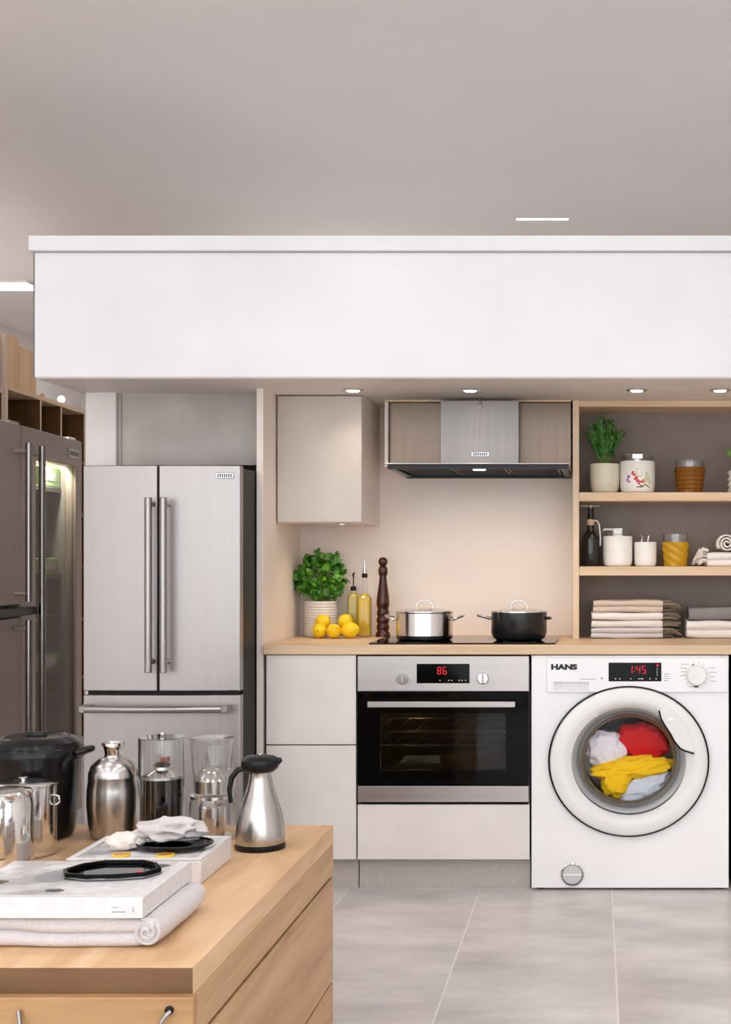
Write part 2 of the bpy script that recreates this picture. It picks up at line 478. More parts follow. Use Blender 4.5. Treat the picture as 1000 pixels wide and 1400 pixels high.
def folded(w, d, h, n, seed=0, nx=18, wob=0.004):
    """a folded towel: n layers whose round folds face -Y; origin at the base centre"""
    prof = [(d/2, 0.0)]
    lh = h/n
    for i in range(n):
        for q in range(7):
            a = -PI/2 + PI*q/6
            prof.append((-d/2 + lh*0.5 - math.cos(a)*lh*0.5, i*lh + lh/2 + math.sin(a)*lh*0.49))
    for q in range(1, 6): prof.append((-d/2 + lh*.5 + (d - lh*.5)*q/6, h))
    prof.append((d/2, h)); 
    m = len(prof); vs, fs = [], []
    for i in range(nx+1):
        t = i/nx; x = -w/2 + w*t
        e = min(t, 1-t)*nx
        sc = 1.0 if e >= 2 else (0.90 if e < 1 else 0.97)
        for (y, z) in prof:
            p = Vector((x*9, y*9, z*22 + seed*5.7))
            dy = noise.noise(p)*wob*1.6; dz = noise.noise(p + Vector((9.1, 3.3, 1.7)))*wob
            if z < 1e-6: dz = 0
            zz = h/2 + (z - h/2)*sc
            vs.append((x + (noise.noise(p*1.3)*wob if e < 1 else 0), y*(0.98 if e < 1 else 1) + dy, max(0.0, zz + dz) if z > 1e-6 else 0.0))
    for i in range(nx):
        for k in range(m):
            k2 = (k+1) % m
            fs.append((i*m+k, i*m+k2, (i+1)*m+k2, (i+1)*m+k))
    fs.append(tuple(range(m))); fs.append(tuple(reversed(range(nx*m, nx*m+m))))
    return MB().add(vs, fs)

def add_leaf(mb, p, d, n, L, W, curl=0.25):
    d = d.normalized(); s = d.cross(n)
    if s.length < 1e-4: s = d.orthogonal()
    s.normalize(); n = s.cross(d).normalized()
    prof = [(0.0, 0.08), (0.25, 0.8), (0.55, 1.0), (0.82, 0.62), (1.0, 0.04)]
    vs, fs = [], []
    for (t, w) in prof:
        c = p + d*(L*t) - n*(curl*L*t*t)
        vs += [c - s*(W*w/2) + n*(W*0.12*w), c - n*(W*0.04), c + s*(W*w/2) + n*(W*0.12*w)]
    for i in range(len(prof)-1):
        for k in (0, 1):
            a = i*3+k; fs.append((a, a+1, a+4, a+3))
    mb.add(vs, fs)


# ================================================================== THE SETTING
CEIL, YB, YF, XL, XR = 3.0, 0.60, -6.0, -4.67, 3.2
YE = 7.6               # far end of the showroom behind the kitchen
SOF = 1.762            # underside of the bulkhead over the kitchen

# floor: grout bed with long slab tiles standing a little proud of it
fl = struct(obj('floor', MB().box(XL, XR, YF, YE, -0.05, -0.0018), 'grout'), 'pale grey stone-look slab floor with light joints')
tw, tl, gp = 0.4645, 2.4, 0.0052
tile_me = None
x = 0.059 - tw*11
while x < XR:
    y = YF - 1.17          # no cross joint between island and kitchen
    while y < YE:
        x0, x1, y0, y1 = max(x, XL), min(x+tw-gp, XR), max(y, YF), min(y+tl-gp, YE)
        if x1 - x0 > 0.02:
            full = abs((x1-x0) - (tw-gp)) < 1e-4 and abs((y1-y0) - (tl-gp)) < 1e-4
            if full and tile_me:
                t = bpy.data.objects.new('tile', tile_me); C.objects.link(t); t.parent = fl
            else:
                t = obj('tile', MB().box(0, x1-x0, 0, y1-y0, -0.004, 0.0), 'tile', fl, bevel=0)
                if full: tile_me = t.data
            t.location = (x0, y0, 0)
        y += tl
    x += tw
# offset each slab's pattern by object position: the tile material reads world-like coordinates
mt = MT['tile']; nt = mt.node_tree
oi = nt.nodes.new('ShaderNodeObjectInfo'); va = nt.nodes.new('ShaderNodeVectorMath'); va.operation = 'MULTIPLY_ADD'
mpn = [q for q in nt.nodes if q.type == 'MAPPING'][0]; tcn = [q for q in nt.nodes if q.type == 'TEX_COORD'][0]
nt.links.new(oi.outputs['Location'], va.inputs[0]); va.inputs[1].default_value = (1.7, 1.1, 1)
nt.links.new(tcn.outputs['Object'], va.inputs[2]); nt.links.new(va.outputs[0], mpn.inputs[0])

struct(obj('ceiling', MB().box(XL-.1, XR+.1, YF-.1, YE+.1, CEIL, CEIL+0.1), 'ceiling'), 'plain warm grey painted ceiling')
struct(obj('wall_left', MB().box(XL-0.1, XL, YF, YE, 0, CEIL), 'wall_white'), 'off-white side wall behind the wooden cubby shelves')
struct(obj('wall_right', MB().box(XR, XR+0.1, YF, YE, 0, CEIL), 'wall_white'), 'off-white side wall')
struct(obj('wall_far', MB().box(XL-.1, XR+.1, YE, YE+.1, 0, CEIL), 'wall_white'), 'off-white wall beyond the kitchen')
# unseen wall behind the viewer; its wide glazed opening is added as front fill
WX0, WX1, WZ0, WZ1 = -4.5, 3.0, 0.08, 2.85
struct(obj('wall_front', MB().frame(XL-.1, XR+.1, 0, CEIL, WX0, WX1, WZ0, WZ1, YF-0.1, YF), 'wall_white'), 'unseen wall with the wide window opening added for front fill')
w1 = struct(obj('fill_window_1', MB().frame(WX0, WX1, WZ0, WZ1, WX0+.05, WX1-.05, WZ0+.05, WZ1-.05, YF-.08, YF-.02), 'white_plastic'), 'unseen wide window added as front fill')
pw = (WX1 - WX0 - .1)/3
for k in range(3):
    a = WX0 + .05 + pw*k
    obj('pane', MB().box(a+.002, a+pw-.03, YF-.056, YF-.05, WZ0+.052, WZ1-.052), 'glass_smoke', w1)
    if k < 2: obj('mullion', MB().box(a+pw-.028, a+pw-.002, YF-.08, YF-.02, WZ0+.051, WZ1-.051), 'white_plastic', w1)

# back wall of the kitchen: plaster backsplash
struct(obj('wall_back', MB().box(-1.88, 1.30, YB, YB+0.1, 0, SOF), 'wall_cream'), 'warm cream plaster wall behind the worktop')
# end wall left of the refrigerator, filler panel above it
struct(obj('wall_end', MB().box(X(117, .12), X(158.5, .12), 0.12, YB, 0, SOF), 'wall_white', bevel=.002), 'narrow white wall end left of the steel refrigerator')
fillp = struct(obj('trim_1', MB().box(X(158.5, .12)+.002, -1.191, 0.15, 0.17, 1.50, SOF), 'greyfront', bevel=.001), 'grey concrete-look panel above the refrigerator')
obj('edge_strip', MB().box(X(158.5, .12)+.002, X(158.5, .12)+.010, 0.142, 0.149, 1.50, SOF), 'greyfront', fillp)
# tall side panel between refrigerator and worktop
struct(obj('trim_2', MB().box(-1.190, -1.166, 0.0, YB, 0, SOF), 'panelcream', bevel=.001), 'tall cream panel between refrigerator and worktop')

# bulkhead above the kitchen
BY = -0.27
bl = struct(obj('bulkhead', MB().box(X(47, BY), 1.32, BY, 2.4, SOF, Z(345, BY)), 'bulk', bevel=.002), 'long white bulkhead box above the kitchen')
obj('cap_board', MB().box(X(39, BY-.02), 1.35, BY-.022, 2.42, Z(345, BY)+.0015, Z(322, BY-.02)), 'bulk', bl, bevel=.002)
obj('soffit_board', MB().box(X(47, BY)+.004, 1.31, BY+.006, 2.39, SOF-.003, SOF-.0005), 'soffit', bl)
obj('edge_strip', MB().box(X(47, BY)-.003, X(47, BY)-.0005, BY-.001, 2.39, SOF+.002, Z(345, BY)-.004), 'carcass', bl)

# ------------------------------------------------------------------ ceiling panel lights
def ceiling_panel(x0, x1, y0, y1, label):
    t = thing('ceiling_panel_light', label, 'ceiling light', ((x0+x1)/2, (y0+y1)/2, CEIL), group='ceiling panel lights')
    w, d = (x1-x0)/2, (y1-y0)/2
    mb = MB()
    mb.box(-w, w, -d, -d+.012, -.014, 0); mb.box(-w, w, d-.012, d, -.014, 0)
    mb.box(-w, -w+.012, -d+.012, d-.012, -.014, 0); mb.box(w-.012, w, -d+.012, d-.012, -.014, 0)
    obj('frame', mb, 'white_plastic', t)
    obj('diffuser', MB().box(-w+.012, w-.012, -d+.012, d-.012, -.010, -.001), 'panel_glow', t, smooth=False)
    return t
ceiling_panel(X(-60, 4.3), X(44, 4.3), 4.22, 4.52, 'flat lit panel light on the ceiling beside the bulkhead')
for j, yy in enumerate((-1.9, -3.3, -4.7)):  # unseen panels added to brighten the room evenly
    for i, xx in enumerate((-3.3, -1.7, -.1, 1.5)):
        ceiling_panel(xx-.3, xx+.3, yy-.3, yy+.3, 'unseen square panel light added to the showroom ceiling, %s row, %s' % (('island', 'middle', 'window')[j], ('far left', 'left', 'centre', 'right')[i]))
for i, (xx, yy) in enumerate(((-3.6, 1.6), (-3.6, 6.4), (-1.4, 6.6), (1.4, 6.6), (-1.4, 4.4), (1.4, 4.4))):  # more unseen panels, added to light the rear space
    ceiling_panel(xx-.3, xx+.3, yy-.3, yy+.3, 'unseen square panel light added to the ceiling behind the kitchen, %s' % ('beside the cubby shelves', 'at the far left corner', 'far row centre', 'far row right', 'near row centre', 'near row right')[i])
ls = thing('slot_light', 'thin lit slot light in the ceiling just above the bulkhead', 'ceiling light', (X(742, 2.6), 2.6, CEIL))
obj('frame', MB().box(-.146, .146, -.020, .020, -.002, 0), 'white_plastic', ls)
obj('diffuser', MB().box(-.14, .14, -.013, .013, -.003, -.002), 'panel_glow', ls, smooth=False)

# unseen fill strips added on the booth top to brighten the ceiling
btop = Z(322, BY-.02) + .0005
for j, yy in enumerate((.40, 1.05, 1.7, 2.3)):
    for i, xx in enumerate((-1.1, .5)):
        t = thing('fill_strip', 'unseen fill strip added on top of the kitchen booth, %s row, %s' % (('front', 'second', 'third', 'rear')[j], ('left', 'right')[i]), 'uplight', (xx, yy, btop), group='added fill strips on the booth top')
        obj('housing', MB().box(-.75, .75, -.045, .045, 0, .022), 'white_plastic', t, bevel=.003)
        obj('diffuser', MB().box(-.74, .74, -.036, .036, .0222, .025), 'fill_strip_glow', t, smooth=False)

# unseen upward lamps added behind the booth to lift the far ceiling
for (xx, yy, lb) in ((-1.45, 3.5, 'near the cubby shelves'), (-1.5, 5.6, 'at the far wall'), (.7, 4.4, 'on the right'), (-4.35, 3.5, 'at the left wall by the cubby shelves'), (-4.1, 2.0, 'at the left wall by the dark refrigerator')):
    t = thing('fill_torchiere', 'added unseen fill light shining upward behind the kitchen booth, ' + lb, 'floor lamp', (xx, yy, 0), group='added fill lights behind the booth')
    obj('base', MB().lathe([(0, 0), (.15, 0), (.15, .015), (.02, .03), (0, .03)], 32), 'white_plastic', t)
    obj('pole', MB().tube([(0, 0, .03), (0, 0, 1.60)], .012, 12), 'white_plastic', t)
    obj('bowl', MB().lathe([(0, 1.60), (.06, 1.60), (.20, 1.70), (.21, 1.72), (.20, 1.72), (.06, 1.62), (0, 1.62)], 32), 'white_plastic', t)
    obj('bulb_disc', MB().lathe([(0, 1.70), (.18, 1.70), (.18, 1.705), (0, 1.705)], 32), 'fill_torch_glow', t, smooth=False)

# soffit downlights
names = ['above the wall cabinet', 'above the extractor hood', 'above the left end of the open shelves', 'above the right end of the open shelves']
for k, px in enumerate((483, 643, 871, 985)):
    yy = 0.03
    t = thing('downlight', 'small recessed downlight in the soffit ' + names[k], 'downlight', (X(px, yy), yy, SOF-.003), group='soffit downlights')
    obj('trim_ring', MB().lathe([(.024, 0), (.037, 0), (.037, -.004), (.030, -.006), (.024, -.003)], 28), 'chrome', t)
    obj('lens', MB().lathe([(0, -.009), (.018, -.008), (.0235, -.004), (.0235, -.0005), (0, -.0005)], 24), 'down_glow', t)
    ld = bpy.data.lights.new('downlight_beam', 'SPOT'); ld.energy = DOWN_W; ld.color = (1, .84, .66)
    ld.spot_size = math.radians(115); ld.spot_blend = 1.0; ld.shadow_soft_size = 0.03
    lo = bpy.data.objects.new('downlight_beam', ld); C.objects.link(lo); lo.parent = t; lo.location = (0, 0, -.02)
    lo.rotation_euler = (math.radians(14), 0, 0)


# ================================================================== LEFT SIDE OF THE SHOWROOM
# tall dark steel refrigerator with a glass door, facing right
LR = (-2.253, 1.2, 0)
t = thing('glass_door_refrigerator', 'dark steel double refrigerator with a glass door at the left edge', 'refrigerator', LR, .065)
FH, FT = 1.675, 0.05
yd, ye = -.756, -1.38     # joint of the two doors, near end
def lz(py, y):            # height of a picture row at local y on the door plane
    return EYE - (py - VH) * (D + 1.2 + y) / F
obj('body', MB().box(-.70, -.20, ye, 0, .05, FH-.01), 'fridge_dark', t, bevel=.004)
obj('body_rim', MB().box(-.199, -FT-.004, ye, yd, .05, FH-.01), 'fridge_dark', t, bevel=.002)
obj('foot_plinth', MB().box(-.66, -.06, ye+.02, -.02, 0, .05), 'black_plastic', t)
obj('cavity', MB().box(-.199, -.192, yd+.02, -.02, .06, FH-.02), 'fridge_in', t)
obj('cavity_side', MB().box(-.191, -FT-.004, -.018, -.004, .06, FH-.02), 'fridge_in', t)
obj('cavity_side', MB().box(-.191, -FT-.004, yd+.004, yd+.02, .06, FH-.02), 'fridge_in', t)
obj('cavity_top', MB().box(-.191, -FT-.004, yd+.022, -.02, FH-.036, FH-.02), 'fridge_in', t)
obj('cavity_base', MB().box(-.191, -FT-.004, yd+.022, -.02, .06, .075), 'fridge_in', t)
shz = [1.447, 1.075, .90, .672]
for zz in shz:
    obj('inner_shelf', MB().box(-.190, -FT-.032, yd+.024, -.022, zz, zz+.022), 'carcass', t, bevel=.002)
mbd = MB().frame(yd+.004, -.002, .07, FH, yd+.17, -.075, .20, 1.56, -FT, 0)
mbd.v = [(b, a, c) for (a, b, c) in mbd.v]
gd = obj('glass_door', mbd, 'fridge_dark', t, bevel=.004)
obj('door_pane', MB().box(-.020, -.012, yd+.171, -.076, .201, 1.559), 'glass_fridge', gd)
obj('badge', MB().box(.0005, .004, -.19, -.05, 1.595, 1.632), 'badge', gd, bevel=.001)
mk = MB()
for k in range(6): mk.box(.004, .0046, -.175+k*.020, -.163+k*.020, 1.604, 1.623)
obj('badge_mark', mk, 'badge_mark', gd)
def fridge_handle(parent, y, z0, z1, r=.013):
    h = obj('handle', MB().tube([(.052, y, z0), (.052, y, z1)], r, 14), 'handle_steel', parent)
    for zz in (z0+.03, z1-.03): obj('handle_mount', MB().tube([(0, y, zz), (.050, y, zz)], r*.75, 10), 'fridge_dark', h)
fridge_handle(gd, yd+.085, .30, 1.60, .013)
sd = obj('steel_door', MB().box(-FT, 0, ye, yd-.004, .985, FH), 'fridge_dark', t, bevel=.005)
fridge_handle(sd, yd-.065, 1.0, 1.60)
ld_ = obj('freezer_door', MB().box(-FT, 0, ye, yd-.004, .07, .94), 'fridge_dark', t, bevel=.005)
fridge_handle(ld_, yd-.065, .30, .93)
obj('door_bar', MB().box(-.01, .036, ye+.01, yd+.09, .946, .978), 'black_plastic', t, bevel=.003)
obj('hinge_cover', MB().box(-.12, -.02, -.10, -.02, FH-.008, FH+.014), 'chrome', t, bevel=.003)
obj('hinge_cover', MB().box(-.12, -.02, yd-.06, yd+.04, FH-.008, FH+.014), 'fridge_dark', t, bevel=.003)
R = Matrix.Translation(LR) @ Matrix.Rotation(.065, 4, 'Z')
for (yy, z0, hh, ww, lb) in [(-.155, shz[0]+.0225, .083, .25, 'pale green block standing for a reflected glow on the top shelf'),
                             (-.165, shz[1]+.0225, .068, .24, 'pale green block standing for a reflected glow on the second shelf'),
                             (-.16, shz[3]+.0225, .060, .25, 'pale green block standing for a reflected glow on the lowest shelf')]:
    p = R @ Vector((-.1345, yy, z0))
    c = thing('reflection_block', lb, 'carton', p, .065, 'green reflection blocks inside the refrigerator')  # solid block imitating a green glow reflected in the door
    obj('block_body', MB().box(-.050, .050, -ww/2, ww/2, 0, hh), 'reflection_green', c, bevel=.004)
    obj('block_patch', MB().box(.0502, .051, -ww*.2, ww*.3, hh*.3, hh*.7), 'white_plastic', c)
ld = bpy.data.lights.new('fridge_fill', 'POINT'); ld.energy = 8.0; ld.color = (.90, 1, .91); ld.shadow_soft_size = .012  # unseen point light added to brighten the green blocks
lo = bpy.data.objects.new('fridge_fill', ld); C.objects.link(lo); lo.parent = t; lo.location = (-.064, -.22, 1.59)

# cubby shelves along the left wall
CR = .045
CX, CY = -699*9.0/F, 4.2
CM = Matrix.Translation((CX, CY, 0)) @ Matrix.Rotation(CR, 4, 'Z')
def cdist(px):   # local y on the cubby face for a picture column
    k = (px - VX) / F
    # point (-2.614 - sin*u , 2.2 + cos*u): solve x = k*(D+y)
    s, c = -math.sin(CR), math.cos(CR)
    return (k*(D + CY) - CX) / (s - k*c)
def cubby(name, label, ys, top, rows, loc_extra=0):
    t = thing(name, label, 'shelf', CM.translation, CR, 'cubby shelves along the left wall')
    y0, y1 = ys[0], ys[-1]
    obj('top_board', MB().box(-.38, 0, y0, y1, top-.026, top), 'oak', t, bevel=.002)
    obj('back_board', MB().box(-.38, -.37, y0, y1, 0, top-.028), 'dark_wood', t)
    for q, yy in enumerate(ys):
        a, b = yy-.009, yy+.009
        if q == 0: a, b = yy, yy+.018
        if q == len(ys)-1: a, b = yy-.018, yy
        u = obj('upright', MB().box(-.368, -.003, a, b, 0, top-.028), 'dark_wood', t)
        obj('edge_band', MB().box(-.003, 0, a, b, 0, top-.028), 'oak_up', u)
    for r in rows:
        for q in range(len(ys)-1):
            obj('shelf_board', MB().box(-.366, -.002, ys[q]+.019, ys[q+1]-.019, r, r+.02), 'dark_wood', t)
    return t
CTOP = Z(561, CY)
u0, u1, u2, u3 = cdist(9), cdist(56), cdist(84), cdist(116.5)
cubby('cubby_shelf', 'tall oak cubby shelf with three dark compartments behind the dark refrigerator', [u0, u1, u2, u3], CTOP, [1.78, 1.44, 1.10, .76, .38])
cubby('cubby_shelf', 'oak cubby shelf cut off by the left picture edge', [u0-.78, u0-.41, u0-.05], CTOP-.03, [1.78, 1.44, 1.10, .76, .38])
pt = CM @ Vector((-.19, u0-.024, 0))
post = thing('upright_panel', 'tall pale upright panel rising between the two cubby shelves', 'panel', pt, CR)
obj('panel', MB().box(-.19, .195, -.02, .02, 0, 2.42), 'panelcream', post, bevel=.002)
obj('edge_band', MB().box(.1955, .199, -.02, .02, 0, 2.42), 'oak_up', post)
def crate(name, label, y0, y1, z0, h, xd=-.10):
    p = CM @ Vector((xd, (y0+y1)/2, z0))
    t = thing('storage_box', label, 'box', p, CR, 'wooden boxes on top of the cubby shelves')
    w = (y1-y0)/2
    obj('side', MB().box(.08, .09, -w, w, 0, h), 'crate', t, bevel=.002)
    obj('side', MB().box(-.17, -.16, -w, w, 0, h), 'crate', t, bevel=.002)
    obj('end_board', MB().box(-.159, .079, -w, -w+.01, 0, h), 'crate', t, bevel=.002)
    obj('end_board', MB().box(-.159, .079, w-.01, w, 0, h), 'crate', t, bevel=.002)
    obj('bottom_board', MB().box(-.159, .079, -w+.011, w-.011, 0, .01), 'crate', t)
crate('b', 'tall wooden box on the cubby top next to the pale upright', u0+.005, cdist(28), CTOP+.0005, .29)
crate('b', 'wooden box on the cubby top half hidden by the bulkhead edge', cdist(28)+.006, cdist(52), CTOP+.0005, .25)
crate('b', 'wooden box on the cubby shelf at the left picture edge', u0-.36, u0-.06, CTOP-.0295, .31)
p = CM @ Vector((-.06, cdist(97), CTOP+.0005))
lm = thing('highlight_globe', 'small glowing ball standing for a highlight on the cubby top beside the white wall end', 'lamp', p)  # glowing ball made up in place of a mere highlight
obj('globe_base', MB().lathe([(.0, 0), (.03, 0), (.03, .006), (.012, .012), (.012, .02), (0, .02)], 20), 'oak', lm)
obj('globe', MB().sphere((0, 0, .040), .024, 20, 12), glow('highlight_glow', (1, .93, .82, 1), 1.2), lm)
p = CM @ Vector((-.07, cdist(74), CTOP+.0005))
wb = thing('wooden_knob', 'small turned wooden knob on the cubby top next to the glowing ball', 'ornament', p)
obj('knob_foot', MB().lathe([(0, 0), (.016, 0), (.012, .008), (.008, .014), (0, .014)], 16), 'crate', wb)
obj('knob_ball', MB().sphere((0, 0, .026), .014, 14, 8), 'crate', wb)


# ================================================================== STEEL REFRIGERATOR
fx0, fx1, fy, ftop = X(112, -.22), X(328, -.22)-.001, -.22, Z(636, -.22)
t = thing('refrigerator', 'brushed steel french door refrigerator with long bar handles', 'refrigerator', ((fx0+fx1)/2, 0.15, 0))
hw = (fx1-fx0)/2
def L(xw): return xw - (fx0+fx1)/2
obj('body', MB().box(-hw+.014, hw-.001, -.315, .43, .04, ftop-.006), 'black_side', t, bevel=.003)
obj('foot_plinth', MB().box(-hw+.03, hw-.03, -.29, .40, 0, .04), 'black_plastic', t)
def curved_front(x0, x1, z0, z1, y_back, y_front, bulge, whole):
    """door slab whose front follows one shallow curve over the whole width"""
    n = 14; poly = [(x1, y_back), (x0, y_back)]
    for i in range(n+1):
        xx = x0 + (x1-x0)*i/n
        poly.append((xx, y_front - bulge*(1-(xx/whole)**2) + bulge))
    return MB().prism(poly, z0, z1, 'xy')
zs = Z(945, -.22)       # joint between doors and drawer
yb, yf = -.318, -.37
mid = L(X(215.7, -.22))
dl = obj('door', curved_front(-hw, mid-.003, zs, ftop, yb, yf+.004, .008, hw), 'steel_v', t, bevel=.003)
dr = obj('door', curved_front(mid+.003, hw, zs, ftop, yb, yf+.004, .008, hw), 'steel_v', t, bevel=.003)
dw = obj('freezer_drawer', curved_front(-hw, hw, .06, zs-.014, yb, yf+.004, .008, hw), 'steel_v', t, bevel=.003)
obj('door_gasket', MB().box(-hw+.012, hw-.012, -.345, -.316, zs-.013, zs-.001), 'black_gap', t)
obj('door_gasket', MB().box(mid-.0028, mid+.0028, -.350, -.316, zs+.001, ftop-.004), 'black_gap', t)
for d_, px in ((dl, 202.5), (dr, 223)):
    hx = L(X(px, -.27)); z0, z1 = Z(920, -.27), Z(680, -.27)
    h = obj('handle', MB().tube([(hx, yf-.048, z0), (hx, yf-.048, z1)], .0125, 16), 'handle_steel', d_, bevel=.002)
    for zz in (z0+.035, z1-.02): obj('handle_mount', MB().tube([(hx, yf+.004, zz), (hx, yf-.047, zz)], .009, 10), 'steel', h)
hz = Z(970, -.27)
pts = [(L(X(114, -.26)) + .52*k/14*(X(308, -.26)-X(114, -.26))/.52, yf-.045-.012*math.sin(PI*k/14), hz) for k in range(15)]
h = obj('handle', MB().tube(pts, .012, 14), 'handle_steel', dw)
for q in (0, -1):
    e = pts[q]; obj('handle_mount', MB().box(e[0]-.012, e[0]+.012, yf-.058, yf+.012, hz-.013, hz+.013), 'steel_dark', h, bevel=.004)
bx = L(X(306.5, -.22)); bz = Z(650, -.22)
bd = obj('badge', MB().box(bx-.030, bx+.030, yf+.0055, yf+.0115, bz-.010, bz+.010), 'badge', dr, bevel=.002)
mk = MB()
for k in range(7): mk.box(bx-.024+k*.0073, bx-.024+k*.0073+.0045, yf+.0048, yf+.0056, bz-.0055, bz+.0055)
obj('badge_mark', mk, 'badge_mark', dr)


# ================================================================== KITCHEN RUN
CT, CTH = 0.860, 0.033                         # worktop top and thickness
wt = thing('worktop', 'pale oak worktop running over oven and washing machine', 'worktop', (0, 0.29, CT-CTH))
obj('slab', MB().box(-1.163, 1.25, -.31, .308, 0, CTH), 'oak', wt, bevel=.002)

# left base cabinet: two plain fronts
cx0, cx1 = X(365, 0), X(488, 0)
t = thing('base_cabinet', 'cream base cabinet with two handleless fronts left of the oven', 'cabinet', ((cx0+cx1)/2, .3, 0))
wbox(t, 'carcass', 'carcass', cx0+.001, cx1-.001, .012, .57, .11, CT-CTH-.002)
wbox(t, 'door', 'front', cx0, cx1-.001, -.008, .010, Z(1174.5, 0), Z(1019, 0), .0015)
wbox(t, 'drawer_front', 'front', cx0, cx1-.001, -.008, .010, Z(1017.3, 0), Z(895.5, 0), .0015)
wbox(t, 'plinth', 'plinth', cx0, cx1, .035, .05, 0, .109, .001)

# oven housing with drawer below
ox0, ox1 = X(489.5, 0), X(724.8, 0)
zo0, zo1 = Z(1097.5, 0), Z(896.5, 0)
t = thing('oven_cabinet', 'cream oven housing cabinet with a wide drawer below the oven', 'cabinet', ((ox0+ox1)/2, .3, 0))
wbox(t, 'side_panel', 'carcass', ox0+.0005, ox0+.008, .012, .57, .11, CT-CTH-.002)
wbox(t, 'side_panel', 'carcass', ox1-.008, ox1-.0005, .012, .57, .11, CT-CTH-.002)
wbox(t, 'floor_panel', 'carcass', ox0+.009, ox1-.009, .012, .57, zo0-.030, zo0-.012)
wbox(t, 'drawer_front', 'front', ox0+.0005, ox1-.001, -.008, .010, Z(1174.5, 0), Z(1099.5, 0), .0015)
wbox(t, 'plinth', 'plinth', ox0, ox1, .035, .05, 0, .109, .001)

# ------------------------------------------------------------------ oven
oc = (ox0+ox1)/2
t = thing('oven', 'built-in steel oven with black glass door and red digits', 'oven', (oc, .3, zo0))
def ox(px): return X(px, 0) - oc
def oz(py): return Z(py, 0) - zo0
ow0, ow1 = ox(490.3), ox(724)
# shell of the cavity
mb = MB(); a0, a1, b0, b1 = ox(507), ox(708), oz(1068), oz(955)
obj('cavity', MB().frame(ow0+.012, ow1-.012, .012, oz(946), a0, a1, b0, b1, -.285, .20), 'oven_in', t)
obj('cavity_back', MB().box(ow0+.012, ow1-.012, .201, .21, .012, oz(946)), 'oven_in', t)
cp = obj('control_panel', MB().box(ow0, ow1, -.318, -.286, oz(944.5), zo1-zo0), 'steel', t, bevel=.0015)
yp = -.318
ds = obj('display', MB().box(ox(571), ox(643), yp-.0025, yp, oz(933.5), oz(907)), 'black_gloss', cp, bevel=.001)
obj('display_digits', seg_digits('86', ox(599), oz(921.5), S(10.5, 0), yp-.0033), 'led', ds)
mb = MB()
for px in (602, 614, 618, 628, 632, 637): mb.box(ox(px), ox(px+1.6), yp-.0031, yp-.0025, oz(930), oz(929))
obj('display_marks', mb, 'ledw', ds)
for px in (552, 661.5):
    k = obj('knob', MB().lathe([(0, 0), (.0215, 0), (.0215, -.012), (.018, -.020), (0, -.020)], 30, (ox(px), yp, oz(926.5)), axis='y'), 'chrome', cp, bevel=.001)
    obj('knob_grip', MB().box(ox(px)-.0035, ox(px)+.0035, yp-.027, yp-.0195, oz(926.5)-.018, oz(926.5)+.018), 'steel', k, bevel=.002)
wx0, wx1, wz0, wz1 = ox(521.5), ox(692.5), oz(1052), oz(974.5)
dz0, dz1 = oz(1072), oz(946)
dr = obj('door', MB().frame(ow0, ow1, dz0, dz1, wx0, wx1, wz0, wz1, -.316, -.287), 'black_gloss', t, bevel=.0012)
obj('window_pane', MB().box(wx0+.0005, wx1-.0005, -.3135, -.3095, wz0+.0005, wz1-.0005), 'glass_oven', dr)
h = obj('handle', MB().box(ox(506), ox(706), -.356, -.340, oz(965), oz(957)), 'steel', dr, bevel=.002)
for px in (518, 694): obj('handle_mount', MB().box(ox(px)-.008, ox(px)+.008, -.3405, -.3155, oz(964), oz(958)), 'steel_dark', h)
obj('bottom_strip', MB().box(ow0+.001, ow1-.001, -.318, -.288, oz(1095.5), oz(1073.5)), 'steel', t, bevel=.0015)
obj('door_seal', MB().box(ow0+.002, ow1-.002, -.308, -.288, oz(945.8), oz(944.7)), 'black_gap', t)
def oven_rack(z, y0=-.24, y1=.18, name='rack'):
    r = MB()
    r.tube([(a0+.006, y0, z), (a1-.006, y0, z), (a1-.006, y1, z), (a0+.006, y1, z)], .0032, 6, closed=True)
    for k in range(1, 7):
        xx = a0 + (a1-a0)*k/7; r.tube([(xx, y0, z), (xx, y1, z)], .0011, 5)
    r.tube([(a0+.006, (y0+y1)/2, z), (a1-.006, (y0+y1)/2, z)], .002, 5)
    return obj(name, r, 'rack', t)
oven_rack(oz(1004)); rk = oven_rack(oz(1022))
obj('rack_bar', MB().tube([(a0+.006, -.2465, oz(1022)), (a1-.006, -.2465, oz(1022))], .0036, 8), 'chrome', rk)
mb = MB()
for zz in (985, 1000, 1013, 1026, 1040):
    for q in range(7): mb.sphere((a0+.004, -.22+q*.055, oz(zz)), .0035, 6, 4)
obj('rail', mb, 'rack', t)
# baking tray and pie inside
tz = zo0 + b0
p = thing('baking_tray', 'shallow metal baking tray low inside the oven', 'tray', (oc+.015, .27, tz))
obj('tray_leg', MB().box(-.20, -.19, -.18, .13, 0, .012), 'oven_in', p); obj('tray_leg', MB().box(.19, .20, -.18, .13, 0, .012), 'oven_in', p)
mb = MB().box(-.21, .21, -.19, .14, .012, .016)
mb.box(-.215, .215, -.20, -.19, .012, .032); mb.box(-.215, .215, .14, .15, .012, .032)
mb.box(-.215, -.205, -.19, .14, .012, .032); mb.box(.205, .215, -.19, .14, .012, .032)
obj('tray_pan', mb, 'pot_steel', p, bevel=.002)
p = thing('pie', 'browned pie on the baking tray inside the oven', 'pie', (oc+.075, .25, tz+.0165))
obj('crust', MB().lathe([(0, 0), (.105, 0), (.118, .022), (.118, .03), (.10, .036), (.05, .045), (0, .048)], 40, sy=.9), 'crust', p)
obj('crust_edge', MB().tube([(.112*math.cos(q*PI/24), .101*math.sin(q*PI/24), .031+.002*(q % 2)) for q in range(48)], .0065, 6, closed=True), 'crust', p)
